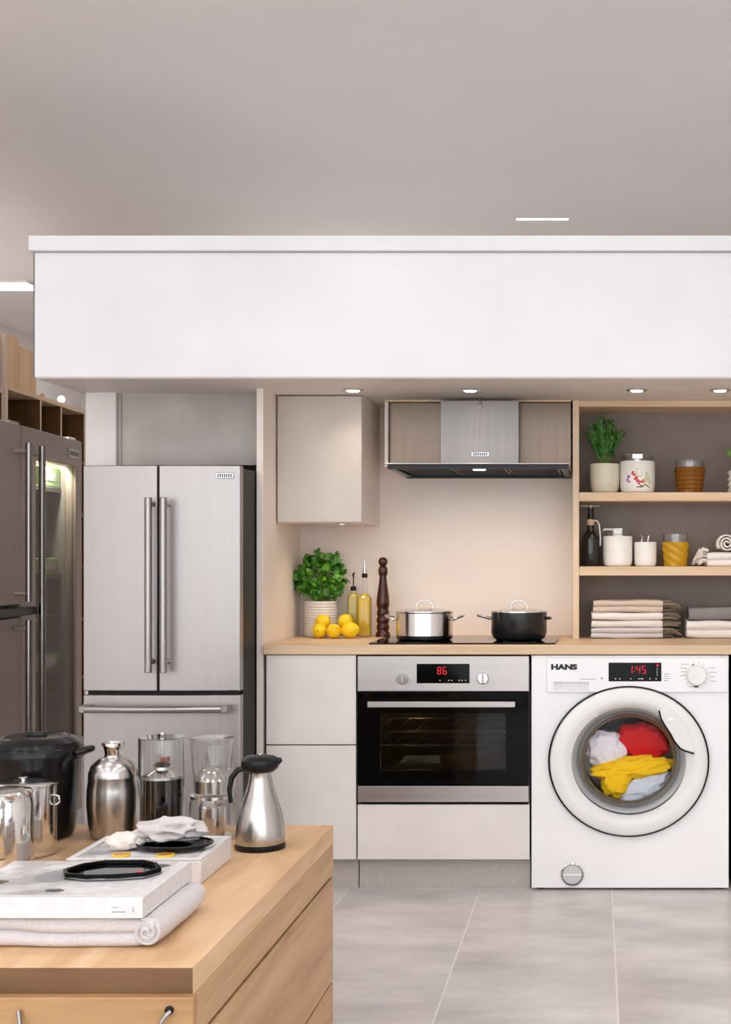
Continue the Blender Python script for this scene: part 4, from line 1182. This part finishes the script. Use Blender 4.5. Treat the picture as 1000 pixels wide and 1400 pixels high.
def jar(name, label, px, Y, z, w, h, mat, cat='canister'):
    k = (D+Y)/F
    t = thing(name, label, cat, (X(px, Y), Y, z+.0005))
    r = w*k/2; H = h*k
    obj('jar_body', MB().lathe([(0, 0), (r*.82, 0), (r*.93, H*.04), (r*.985, H*.14), (r, H*.3), (r, H*.97), (r*.97, H), (r*.88, H), (r*.86, H*.96), (0, H*.96)], 44), mat, t, angle=35)
    return t, r, H
def pump(t, r, H, k, h, wid, mat='chrome'):
    c = obj('pump_collar', MB().lathe([(0, H*.96), (.34*r, H*.96), (.34*r, H+.006), (.2*r, H+.009), (0, H+.009)], 20), mat, t)
    obj('pump_head', MB().box(-.32*r, .32*r, -.010, .010, H+.009, H+h*k), mat, c, bevel=.003)
    obj('pump_nozzle', MB().tube([(-.3*r, 0, H+h*k-.005), (-wid*r, 0, H+h*k-.004), (-wid*r-.004, 0, H+h*k-.010)], .004, 8), mat, c)
t, r, H = jar('floral_dispenser', 'white dispenser jar printed with pink flowers on the top shelf', 872, Ys, S1T, 48, 43.5, 'ceramic_w', 'dispenser')
pump(t, r, H, kk, 11, .62)
obj('glass_rim', MB().lathe([(r*.90, H-.002), (r*.90, H+.022), (r*.88, H+.022), (r*.88, H-.002)], 32, cap=False), 'glass', t)
# printed sprig: thin raised petals following the jar wall
def on_jar(ang, z, rr): return Vector((rr*math.sin(ang), -rr*math.cos(ang), z))
def petal(mb, ang, z, w, h, rot):
    vs = []; n = 10
    for layer in (1.001, 1.006):
        for q in range(n):
            a = 2*PI*q/n; u = w*math.cos(a); v = h*math.sin(a)
            uu, vv = u*math.cos(rot)-v*math.sin(rot), u*math.sin(rot)+v*math.cos(rot)
            vs.append(on_jar(ang + uu/r, z+vv, r*layer))
    fs = [tuple(range(n, 2*n))] + [(q, (q+1) % n, n+(q+1) % n, n+q) for q in range(n)]
    mb.add(vs, fs)
for nm, mat, lst in (('flower_print', 'redflower', [(-.12, .45, .010, .006, .6), (-.02, .37, .009, .006, -.4), (.10, .33, .008, .005, .2), (.30, .36, .009, .006, .9), (-.30, .62, .008, .005, 1.2), (-.22, .56, .007, .005, .3)]),
                     ('flower_print', 'purpleflower', [(-.55, .50, .008, .006, .5), (-.62, .40, .008, .005, 1.3), (-.50, .34, .006, .004, .2)]),
                     ('twig_print', 'twig', [(.12, .24, .016, .0022, -.6), (.28, .20, .014, .0022, .5), (.55, .22, .016, .002, -.5), (.05, .18, .012, .002, .1), (-.1, .5, .012, .0018, -.9)]),
                     ('leaf_print', 'sage', [(.55, .50, .009, .020, .2), (.45, .40, .008, .014, -.3), (.05, .62, .012, .020, .5), (.68, .36, .007, .012, .4)])):
    mb = MB()
    for (a, z, w, h, ro) in lst: petal(mb, a, z*H, w, h, ro)
    obj(nm, mb, mat, t)

def ribbed_glass(name, label, px, Y, z, wt_, wb_, h, rim, mat, n, swirl):
    k = (D+Y)/F
    t = thing(name, label, 'glass', (X(px, Y), Y, z+.0005))
    H = h*k; R = rim*k
    vs, fs = [], []; seg = 48; m = n*6
    for i in range(m+1):
        u = i/m
        r0 = (wb_ + (wt_-wb_)*u)*k/2
        for q in range(seg):
            a = 2*PI*q/seg
            r_ = r0*(1 + .035*math.sin(2*PI*(u*n) + swirl*a))
            vs.append((r_*math.cos(a), r_*math.sin(a), H*u))
    for i in range(m):
        for q in range(seg):
            q2 = (q+1) % seg; fs.append((i*seg+q, i*seg+q2, (i+1)*seg+q2, (i+1)*seg+q))
    fs.append(tuple(reversed(range(seg)))); fs.append(tuple(m*seg+q for q in range(seg)))
    obj('coloured_body', MB().add(vs, fs), mat, t, angle=70)
    r = wt_*k/2*.92
    obj('clear_rim', MB().lathe([(r, H), (r*1.02, H+R), (r*.98, H+R), (r*.96, H)], 40, cap=False), 'glass_jar', t)
    return t
ribbed_glass('amber_tumbler', 'ribbed amber glass tumbler on the top shelf', 943.5, Ys, S1T, 43, 34, 35.5, 9, 'amber', 6, 0)
ribbed_glass('yellow_tumbler', 'yellow twisted glass tumbler on the middle shelf', 924, Ys, S2T, 38, 31, 33, 11, 'yellow_glass', 3, 6)

# dark bottle with a T shaped top and a hose
k = kk
t = thing('dark_bottle', 'black bottle with a thin T-shaped top on the middle shelf', 'bottle', (X(808, Ys), Ys, S2T+.0005))
obj('bottle_body', MB().lathe([(a*k, b*k) for a, b in [(0, 0), (11.5, 0), (12.3, 1.5), (12.3, 36), (11, 42), (6.5, 47), (4.8, 51), (4.6, 56), (0, 56)]], 32), 'wine_black', t, angle=50)
obj('neck_band', MB().lathe([(a*k, b*k) for a, b in [(0, 56.1), (4.9, 56.1), (4.9, 64), (0, 64)]], 24), 'label_gold', t)
obj('neck_cap', MB().lathe([(a*k, b*k) for a, b in [(0, 64.1), (4.7, 64.1), (4.4, 79), (1.5, 80), (0, 80)]], 24), 'black_plastic', t)
obj('top_bar', MB().tube([(-13*k, 0, 82.5*k), (13*k, 0, 82.5*k)], .0026, 8).tube([(0, 0, 79*k), (0, 0, 83.5*k)], .004, 8), 'chrome', t)
obj('hose', MB().tube([(4.5*k, -.004, 62*k), (8*k, -.006, 62.5*k), (11.5*k, -.008, 58*k), (12.6*k, -.008, 48*k), (13.4*k, -.004, 38*k), (13*k, 0, 28*k)], .0028, 8), 'ceramic_w', t)
t, r, H = jar('pump_canister', 'large white canister with a pump on the middle shelf', 845, Ys, S2T, 40, 41, 'ceramic_w')
pump(t, r, H, kk, 11, .9, 'white_plastic')
obj('glass_rim', MB().lathe([(r*.93, H-.002), (r*.93, H+.018), (r*.91, H+.018), (r*.91, H-.002)], 32, cap=False), 'glass', t)
t, r, H = jar('small_canister', 'small white canister with clear prongs on the middle shelf', 883, Ys, S2T, 30.5, 33, 'ceramic_w')
for s in (-.28, .28):
    obj('prong', MB().tube([(s*r-.004, 0, H*.95), (s*r, 0, H+.02), (s*r-.008*(1 if s < 0 else -.4), 0, H+.025)], .0035, 8), 'chrome', t)

# towels
def towel(label, px, w, d, h, n, z, mat, seed, Y=.46, fringe=None, group='folded towels on the worktop shelf', rot=0, cat='towel'):
    o = thing('folded_towel', label, cat, (X(px, Y), Y, z), rot, group)
    obj('folded_cloth', folded(w, d, h, n, seed), mat, o, angle=70)
    if fringe:
        mb = MB(); rnd = random.Random(seed)
        for q in range(34):
            y = -d/2 + .012 + (d-.03)*q/33; z0 = rnd.uniform(.15, .9)*h
            L_ = fringe*rnd.uniform(.6, 1.0)
            mb.tube([(w/2-.006, y, z0), (w/2+L_*.5, y+.006, z0+rnd.uniform(-.002, .004)), (w/2+L_, y+.014, max(.003, z0*rnd.uniform(.3, .9)))], [.0042, .0038, .0022], 5)
        f = obj('fringe', mb, 'fringe', o); f['kind'] = 'stuff'
    return o
zc_ = CT+.001
hts = [.040, .026, .029, .045]
labs = ['pale grey folded towel at the bottom of the four-towel stack', 'cream folded towel second from the bottom of the stack', 'white folded towel below the beige one', 'beige folded towel on top of the four-towel stack']
z = zc_
for q, (h, m_, w_) in enumerate(zip(hts, ['tw_lav', 'tw_cream', 'tw_white', 'tw_beige'], [97, 96, 96, 93])):
    towel(labs[q], 857 + (0, 0, 0, 1)[q], w_*kk, .20, h, (2, 1, 1, 2)[q], z, m_, q+2, fringe=.075, Y=.465)
    z += h + .0012
towel('thick white folded towel under the grey one at the right edge', 985, 96*kk, .20, .067, 2, zc_, 'tw_white', 31, Y=.465)
towel('grey folded towel on top of the thick white one at the right edge', 987, 92*kk, .19, .048, 1, zc_+.068, 'tw_grey', 33, Y=.465)
# fringed throw: folded base with a roll on top
t = thing('rolled_throw', 'white rolled towel with loose fringe on the middle shelf at the right edge', 'towel', (X(994, Ys), Ys, S2T+.0005))
obj('folded_base', folded(.16, .16, .052, 2, 44), 'tw_white', t, angle=70)
vs_ = []
for q in range(60):
    a = q/59*5.2*PI; rr = .005 + .0295*(q/59); vs_.append((rr*math.cos(a)-.006, rr*math.sin(a)))
sp = MB(); n = len(vs_); vv, ff_ = [], []
for i, (a, b) in enumerate(vs_):
    for y in (-.085, .07): vv.append((a, y, b+.052+.035))
for i in range(n-1): ff_.append((2*i, 2*i+1, 2*i+3, 2*i+2))
ro = obj('roll', sp.add(vv, ff_), 'tw_white', t, angle=80)
sd_ = ro.modifiers.new('thick', 'SOLIDIFY'); sd_.thickness = .0055; sd_.offset = 0
mb = MB(); rnd = random.Random(8)
for q in range(26):
    y = -.075 + .14*rnd.random(); z0 = rnd.uniform(.012, .062)
    L_ = rnd.uniform(.02, .05)
    mb.tube([(-.076, y, z0), (-.084-L_*.4, y-.008, z0+rnd.uniform(0, .012)), (-.084-L_, y-.018, max(.004, z0*rnd.uniform(.2, .9)))], [.0045, .004, .0022], 6)
f = obj('fringe', mb, 'tw_white', t); f['kind'] = 'stuff'


# ================================================================== WOODEN ISLAND IN FRONT
IT = .511
IX0, IX1, IY0, IY1 = -1.95, X(456, -1.457), -2.623, -1.457
t = thing('kitchen_island', 'solid oak island block with flush drawers carrying the appliances', 'kitchen island', ((IX0+IX1)/2, (IY0+IY1)/2, 0))
Lc = t.location
def il(x, y, z): return (x-Lc.x, y-Lc.y, z)
zg = .388
mb = MB().box(IX0-Lc.x, IX1-Lc.x, IY0-Lc.y, IY1-Lc.y, .465, IT)
obj('worktop', mb, 'island', t, bevel=.002)
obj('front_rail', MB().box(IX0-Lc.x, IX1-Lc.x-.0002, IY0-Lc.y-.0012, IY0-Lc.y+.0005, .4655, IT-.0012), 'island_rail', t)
obj('gap_liner', MB().box(IX1-Lc.x-.0236, IX1-Lc.x-.0222, IY0-Lc.y+.03, IY1-Lc.y-.006, .005, .46), 'black_gap', t)
sx_ = IX1-Lc.x
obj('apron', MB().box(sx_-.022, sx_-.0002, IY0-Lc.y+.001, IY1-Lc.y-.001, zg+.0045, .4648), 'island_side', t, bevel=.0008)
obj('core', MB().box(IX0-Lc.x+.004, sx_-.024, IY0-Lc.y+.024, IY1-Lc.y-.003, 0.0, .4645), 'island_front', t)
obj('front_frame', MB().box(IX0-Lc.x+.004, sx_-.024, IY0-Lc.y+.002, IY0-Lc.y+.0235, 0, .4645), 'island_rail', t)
yj = -1.93
for (ya, yb_) in ((IY0+.001, yj-.0012), (yj+.0012, IY1-.001)):
    obj('side_drawer', MB().box(sx_-.022, sx_-.0004, ya-Lc.y, yb_-Lc.y, .135, zg-.0035), 'island_side', t, bevel=.0012)
    obj('side_drawer', MB().box(sx_-.022, sx_-.0004, ya-Lc.y, yb_-Lc.y, .0, .128), 'island_side', t, bevel=.0012)
dz1 = Z(1363, -2.64)
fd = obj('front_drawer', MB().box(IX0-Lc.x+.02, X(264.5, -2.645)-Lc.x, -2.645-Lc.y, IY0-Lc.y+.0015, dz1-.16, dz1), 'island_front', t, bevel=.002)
hx_ = X(232, -2.645)-Lc.x; hz_ = Z(1381, -2.645); hy_ = -2.645-Lc.y
hd_ = obj('handle_plate', MB().lathe([(0, 0), (.007, 0), (.007, -.003), (0, -.004)], 20, (hx_, hy_, hz_), axis='y'), 'black_plastic', fd)
obj('drop_handle', MB().tube([(hx_+.003, hy_-.006, hz_), (hx_-.004, hy_-.012, hz_-.006), (hx_-.009, hy_-.014, hz_-.016), (hx_-.010, hy_-.014, hz_-.030), (hx_-.016, hy_-.014, hz_-.040), (hx_-.12, hy_-.014, hz_-.043), (hx_-.224, hy_-.014, hz_-.040), (hx_-.230, hy_-.012, hz_-.02), (hx_-.236, hy_-.004, hz_)], .0035, 10), 'handle_steel', fd)

IZ = IT+.0006
def ip(px, Y): return (X(px, Y), Y, IZ)

# rice cooker
Y = -1.60; k = (D+Y)/F
t = thing('rice_cooker', 'large black rice cooker with domed lid behind the steel pots', 'rice cooker', ip(50, Y))
obj('cooker_body', MB().lathe([(a*k, b*k) for a, b in [(0, 0), (42, 0), (47, 3), (50, 10), (55, 70), (57.5, 104), (58, 108), (0, 108)]], 56), 'cooker_black', t, angle=30)
obj('rim_ring', MB().lathe([(a*k, b*k) for a, b in [(57, 108.2), (61.5, 108.2), (62.5, 112), (62, 121), (60, 124.5), (0, 124.5)]], 56), 'cooker_black', t, angle=30)
ld = obj('lid', MB().lathe([(a*k, b*k) for a, b in [(0, 124.7), (59, 124.7), (57, 130), (50, 135), (44, 137.5), (42, 136.5), (30, 138), (0, 139)]], 56), 'cooker_black', t, angle=30)
obj('lid_grip', MB().lathe([(0, 0), (15*k, 0), (14*k, 4*k), (0, 5*k)], 24, (0, 0, 139*k), sy=.5), 'black_plastic', ld)
obj('steam_vent', MB().lathe([(0, 0), (5*k, 0), (4*k, 2.5*k), (0, 3*k)], 16, (-6*k, 26*k, 138*k)), 'chrome', ld)
for s in (-1, 1):
    obj('side_handle', MB().tube([(s*60*k, -14*k, 116*k), (s*70*k, -12*k, 119*k), (s*74*k, 0, 120*k), (s*70*k, 12*k, 119*k), (s*60*k, 14*k, 116*k)], 5.0*k, 10, flat=1.3), 'black_plastic', t)

# steel pot with lid
Y = -1.79; k = (D+Y)/F
t = thing('steel_stock_pot', 'tall polished steel pot with flat lid in front of the rice cooker', 'pot', ip(32, Y))
obj('pot_body', MB().lathe([(a*k, b*k) for a, b in [(0, 0), (41, 0), (42.5, 2), (43, 8), (43, 94), (44, 95), (42, 95), (42, 6), (0, 5)]], 56), 'chrome', t, angle=30)
ld = obj('lid', MB().lathe([(a*k, b*k) for a, b in [(0, 95.2), (44.5, 95.2), (44.5, 97), (40, 99), (20, 100.5), (0, 101)]], 56), 'chrome', t, angle=30)
obj('lid_knob', MB().lathe([(a*k, b*k) for a, b in [(0, 101), (3, 101), (2.5, 103), (6, 104.5), (6, 106), (0, 107)]], 20), 'chrome', ld)
obj('wire_handle', MB().tube([(43*k, -4*k, 82*k), (50*k, -4*k, 80*k), (51*k, -4*k, 72*k), (48*k, -4*k, 69*k), (43*k, -4*k, 68*k)], 1.3*k, 8), 'chrome', t)
# steel jug in front
Y = -1.985; k = (D+Y)/F
t = thing('steel_jug', 'polished steel jug with loop handle at the left picture edge', 'jug', ip(7, Y))
obj('jug_body', MB().lathe([(a*k, b*k) for a, b in [(0, 3.4), (34, 3.4), (36, 6), (37, 20), (36.5, 100), (35, 109), (36, 112), (34.5, 112), (34, 100), (34, 8), (0, 7)]], 56), 'chrome', t, angle=40)
obj('jug_base', MB().lathe([(a*k, b*k) for a, b in [(0, 0), (35, 0), (36, 1), (35, 3.3), (0, 3.3)]], 48), 'black_plastic', t)
obj('jug_lid', MB().lathe([(a*k, b*k) for a, b in [(0, 112.2), (35.5, 112.2), (34, 115), (20, 118), (0, 119)]], 40), 'chrome', t, angle=30)
hp = []
for a, b in [(34, 100), (46, 104), (54, 98), (56, 80), (54, 55), (47, 38), (37, 30)]: hp.append((a*k*.28, -a*k*.96, b*k))
obj('jug_handle', MB().tube(hp, 4.2*k, 10, flat=1.4), 'chrome', t)
obj('jug_spout', MB().tube([(-33*k, 2*k, 104*k), (-42*k, 2*k, 110*k), (-47*k, 2*k, 114*k)], [7*k, 5*k, 3.4*k], 12), 'chrome', t)

# steel flask
Y = -1.60; k = (D+Y)/F
t = thing('steel_flask', 'brushed steel flask with narrow flared neck beside the rice cooker', 'flask', ip(155, Y))
obj('flask_body', MB().lathe([(a*k, b*k) for a, b in [(0, 0), (28, 0), (30, 2), (33, 20), (35, 44), (34.5, 66), (32.5, 80), (32.8, 81), (32.8, 84.5), (32.5, 85.5), (32.6, 88), (29, 98), (20, 106), (12.5, 109), (11.2, 112), (0, 112)]], 56), 'steel_jug', t, angle=30)
obj('neck', MB().lathe([(a*k, b*k) for a, b in [(0, 112.1), (11.2, 112.1), (12, 118), (14.2, 124), (15.2, 125), (15.2, 128.5), (13, 129), (12, 126), (0, 125)]], 40), 'chrome', t, angle=30)

# coffee presses
Y = -1.62; k = (D+Y)/F
t = thing('coffee_press', 'glass coffee press half full of black coffee', 'coffee press', ip(222, Y))
obj('glass_cylinder', MB().lathe([(a*k, b*k) for a, b in [(0, 0), (28, 0), (29.5, 2), (29.5, 92), (28.5, 134), (30, 138), (29, 138), (27.5, 134), (28.5, 92), (28.5, 3), (0, 2)]], 48), 'glass_jar', t, angle=30)
obj('coffee', MB().lathe([(a*k, b*k) for a, b in [(0, 3), (27.8, 3), (28, 5), (28, 82), (0, 82)]], 48), 'coffee', t, angle=30)
obj('collar_ring', MB().lathe([(a*k, b*k) for a, b in [(28.6, 83), (30.5, 83), (30.5, 85), (28.6, 85)]], 48), 'glass_jar', t)
pl = obj('plunger_disc', MB().lathe([(a*k, b*k) for a, b in [(0, 83), (27.5, 83), (27.5, 86), (20, 89), (11, 94), (10, 98), (0, 98)]], 40), 'pot_steel', t, angle=30)
obj('plunger_rod', MB().tube([(0, 0, 98*k), (0, 0, 137*k)], 1.2*k, 8), 'chrome', pl)
obj('plunger_cap', MB().lathe([(a*k, b*k) for a, b in [(0, 98.2), (9, 98.2), (12, 101), (8, 104), (0, 105)]], 24), 'black_plastic', pl)
obj('rust_cap', MB().box(-1*k, 9*k, -5*k, 5*k, 105*k, 111*k), plain('rust_red', col(150, 70, 50), .5), pl, bevel=.001)
lidp = obj('lid', MB().lathe([(a*k, b*k) for a, b in [(0, 137.2), (30.5, 137.2), (30, 139), (0, 140)]], 48), 'glass_jar', t)
obj('lid_knob', MB().sphere((0, 0, 142.6*k), 3*k, 14, 8), 'chrome', lidp)
obj('side_strap', MB().box(-31.5*k, -29.8*k, -5*k, 5*k, 84*k, 138*k), 'black_plastic', t, bevel=.001)

Y = -1.62; k = (D+Y)/F
t = thing('pour_over_press', 'clear glass two-part coffee press without coffee', 'coffee press', ip(290, Y))
obj('lower_jar', MB().lathe([(a*k, b*k) for a, b in [(0, 0), (28, 0), (30, 3), (30, 48), (28, 56), (22, 60), (21, 60), (27, 55), (29, 48), (29, 4), (0, 3)]], 48), 'glass_jar', t, angle=30)
obj('upper_funnel', MB().lathe([(a*k, b*k) for a, b in [(0, 58), (23, 58), (24, 62), (25, 84), (27.5, 112), (29.5, 134), (31.5, 138), (30.3, 139), (28, 134), (26, 110), (23.8, 84), (22.8, 64), (0, 62)]], 48), 'glass_jar', t, angle=30)
obj('steel_basket', MB().lathe([(a*k, b*k) for a, b in [(0, 63), (21.5, 63), (22.2, 80), (15, 92), (9, 96), (0, 97)]], 40), 'pot_steel', t, angle=30)
obj('metal_core', MB().lathe([(a*k, b*k) for a, b in [(0, 4), (17, 4), (18.5, 10), (18.5, 44), (15, 50), (15, 57), (0, 57)]], 40), 'pot_steel', t, angle=30)
obj('joint_ring', MB().lathe([(a*k, b*k) for a, b in [(23, 56), (29, 56), (29, 60), (23.5, 60)]], 40), 'pot_steel', t)
obj('top_lid', MB().lathe([(a*k, b*k) for a, b in [(0, 136), (29, 136), (29, 137.5), (10, 140), (0, 140.5)]], 40), 'glass_jar', t)
obj('pour_handle', MB().tube([(25*k, -8*k, 96*k), (33*k, -10*k, 92*k), (34*k, -10*k, 60*k), (33*k, -10*k, 22*k), (29*k, -8*k, 16*k)], 2.2*k, 8), 'glass_jar', t)

# vacuum carafe
Y = -1.725; k = (D+Y)/F
t = thing('vacuum_carafe', 'conical steel vacuum carafe with black lid near the island edge', 'carafe', ip(356, Y))
obj('carafe_base', MB().lathe([(a*k, b*k) for a, b in [(0, 0), (33.5, 0), (34.5, 2), (34.5, 6), (0, 6)]], 48), 'black_plastic', t, angle=30)
obj('carafe_body', MB().lathe([(a*k, b*k) for a, b in [(0, 6.1), (32, 6.1), (33, 9), (33.5, 18), (32.5, 30), (29, 48), (22, 70), (16.5, 88), (14.5, 100), (15.5, 104), (0, 104)]], 56), 'steel_jug', t, angle=30)
ld = obj('carafe_lid', MB().lathe([(a*k, b*k) for a, b in [(0, 104.2), (18, 104.2), (24, 109), (26, 115), (25, 121), (20, 125), (10, 127), (0, 127.5)]], 40), 'black_plastic', t, angle=40)
obj('pour_lip', MB().tube([(16*k, 0, 116*k), (25*k, 0, 119*k), (29*k, 0, 121*k)], [7*k, 5*k, 3*k], 12), 'black_plastic', ld)
obj('lid_knob', MB().lathe([(a*k, b*k) for a, b in [(0, 127.4), (2.2, 127.4), (2.2, 129.5), (0, 130)]], 14), 'chrome', ld)
obj('carafe_handle', MB().tube([(-16*k, -6*k, 110*k), (-28*k, -9*k, 108*k), (-36*k, -11*k, 98*k), (-39*k, -12*k, 82*k), (-37*k, -12*k, 64*k)], [4.6*k, 4.2*k, 4*k, 3.6*k, 2.8*k], 12, flat=1.5), 'black_plastic', t)

# photo box further back with things on it
t = thing('display_tray', 'white photo box with grey printed top carrying the crumpled cloth', 'photo box', (-.922, -1.957, IZ), .0)
TW, TD, TH = .135, .114, .047
obj('box_body', MB().box(-TW, TW, -TD, TD, 0, TH), 'bookwhite', t, bevel=.003)
mb = MB().box(-TW, TW, -TD, -TD+.014, TH+.0002, TH+.004).box(-TW, TW, TD-.014, TD, TH+.0002, TH+.004)
mb.box(-TW, -TW+.014, -TD+.0142, TD-.0142, TH+.0002, TH+.004).box(TW-.014, TW, -TD+.0142, TD-.0142, TH+.0002, TH+.004)
obj('rim', mb, 'bookwhite', t, bevel=.001)
obj('printed_sheet', MB().box(-TW+.015, TW-.015, -TD+.015, TD-.015, TH+.0002, TH+.0012), 'print', t)
TZ = IZ+TH+.0018
def patches(parent, lst, z):
    for (nm, mat, cx_, cy_, rx_, ry_, sd) in lst:
        rn = random.Random(sd); pl_ = []
        for q in range(14):
            a = 2*PI*q/14; f_ = rn.uniform(.7, 1.1); pl_.append((cx_+rx_*f_*math.cos(a), cy_+ry_*f_*math.sin(a)))
        obj(nm, MB().prism(pl_, z, z+.0003, 'xy'), mat, parent)
patches(t, [('print_patch', 'textgrey', -.075, .045, .040, .030, 1), ('print_patch', 'bookwhite', -.01, -.060, .055, .022, 2), ('print_patch', 'badge_mark', .070, .010, .040, .045, 3), ('print_patch', 'textgrey', -.085, -.045, .025, .022, 4)], TH+.0013)
# dark dish, crumpled cloths and orange slices on it
dsh = thing('black_dish', 'flat black dish under the crumpled cloth on the photo box', 'dish', (-.872, -1.965, TZ))
obj('dish_base', MB().lathe([(0, 0), (.055, 0), (.078, .010), (.080, .013), (.076, .013), (.054, .004), (0, .003)], 36, sy=.75), 'black_gloss', dsh, angle=30)
obj('dish_rim', MB().tube([(.078*math.cos(q*PI/20), .0585*math.sin(q*PI/20), .013) for q in range(40)], .002, 6, closed=True), 'black_plastic', dsh)
bm = blob((.066, .036, .026), .5, 1.25, 6, 5, True, True)
o = obj('crumpled_napkin', bm, 'napkin', None, angle=80); o.location = (-.893, -1.945, TZ+.014); o.rotation_euler = (0, 0, .2)
tag(o, 'crumpled pale grey cloth on the black dish', 'napkin', 'cloths on the photo box')
bm = blob((.040, .030, .020), .35, 1.3, 9, 4, True, True)
o = obj('crumpled_napkin', bm, 'tw_cream', None, angle=80); o.location = (-.975, -1.965, TZ); o.rotation_euler = (0, -.1, -.3)
tag(o, 'smooth cream cloth bundle at the left of the black dish', 'napkin', 'cloths on the photo box')
for q, (dx, dy, lb) in enumerate([(-.960, -2.032, 'orange slice at the left front of the black dish'), (-.870, -2.034, 'orange slice in front of the black dish')]):
    s_ = thing('orange_slice', lb, 'fruit slice', (dx, dy, TZ))
    obj('flesh', MB().lathe([(0, 0), (.016, 0), (.016, .004), (0, .004)], 24), 'orange', s_)
    obj('peel', MB().lathe([(.0162, 0), (.0182, 0), (.0182, .004), (.0162, .004), (.0162, 0)], 24, cap=False), 'lemon', s_)

# folded throw and white photo book on it
t = thing('folded_throw', 'thick folded pale grey cloth under the white photo book', 'throw', (-.925, -2.385, IZ))
fb = obj('folded_cloth', folded(.37, .27, .049, 2, 51, 26, .005), 'throw', t, angle=70)
# the right edge rolls over in a long soft fold
rp = []
for q in range(9): rp.append((.176, -.128 + .262*q/8, .0262))
obj('rolled_edge', MB().tube(rp, [.0235, .0255, .026, .0255, .026, .0262, .026, .0255, .022], 20), 'throw', t, angle=70)
vv, ff_ = [], []
for q in range(40):
    a = q/39*4.2*PI; rr = .003 + .0195*q/39
    for y in (-.136, -.120): vv.append((.176+rr*math.cos(a), y, .0262+rr*math.sin(a)))
for q in range(39): ff_.append((2*q, 2*q+1, 2*q+3, 2*q+2))
cu_ = obj('rolled_layers', MB().add(vv, ff_), 'throw', t, angle=80)
m_ = cu_.modifiers.new('thick', 'SOLIDIFY'); m_.thickness = .003; m_.offset = 0
t = thing('photo_book', 'thick white photo book with grey printed cover on the folded cloth', 'book', (-.915, -2.395, IZ+.0535))
BW, BD, BH = .165, .138, .034
obj('page_block', MB().box(-BW+.001, BW-.001, -BD+.001, BD-.001, .003, BH-.003), 'bookwhite', t)
obj('cover', MB().box(-BW, BW, -BD, BD, 0, .0028), 'bookwhite', t, bevel=.001)
cv = obj('cover', MB().box(-BW, BW, -BD, BD, BH-.0028, BH), 'bookwhite', t, bevel=.001)
obj('spine', MB().box(-BW, BW, -BD-.003, -BD+.0008, .0005, BH-.0005), 'bookwhite', t, bevel=.001)
obj('printed_sheet', MB().box(-BW+.004, BW-.024, -BD+.018, BD-.006, BH+.0001, BH+.0006), 'print', cv)
mb = MB().box(BW-.050, BW-.028, -BD-.0036, -BD-.0031, .0105, .0120).box(BW-.051, BW-.040, -BD-.0036, -BD-.0031, .0185, .0197).box(BW-.016, BW-.0145, -BD-.0036, -BD-.0031, .0105, .019)
obj('spine_print', mb, 'textgrey', t)
patches(cv, [('print_patch', 'bookwhite', -.060, .085, .030, .018, 5), ('print_patch', 'badge_mark', .115, .095, .022, .018, 6), ('print_patch', 'textgrey', -.040, .010, .040, .060, 7), ('print_patch', 'bookwhite', .070, -.085, .050, .020, 8), ('print_patch', 'badge_mark', .000, -.092, .018, .014, 9), ('print_patch', 'twig', -.120, -.030, .018, .014, 10)], BH+.0007)
# smoked dish on the book
t = thing('smoked_dish', 'glossy black many-sided glass dish lying on the photo book', 'dish', (-.868, -2.372, IZ+.0535+BH+.0015))
poly = [(a + .012, b*1.45) for a, b in [(-.088, -.004), (-.070, .030), (-.040, .048), (.030, .050), (.062, .034), (.084, .004), (.066, -.022), (.020, -.032), (-.030, -.036), (-.072, -.026)]]
obj('dish_base', MB().prism(poly, 0, .004, 'xy'), 'smoke_mirror', t, bevel=.0012)
n = len(poly)
inn = [((a-.012)*.92 + .012, b*.90) for a, b in poly]
vs_, fs_ = [], []
for (q, z) in ((poly, .0042), (poly, .011), (inn, .011), (inn, .0042)): vs_ += [(a, b, z) for a, b in q]
for i in range(4):
    for j in range(n):
        j2 = (j+1) % n; i2 = (i+1) % 4; fs_.append((i*n+j, i*n+j2, i2*n+j2, i2*n+j))
obj('dish_rim', MB().add(vs_, fs_), 'black_gloss', t, bevel=.001)
obj('red_spot', MB().lathe([(0, .0112), (.006, .0112), (.006, .0125), (0, .0125)], 16, (.068, -.030, 0), sy=.6), 'redflower', t)
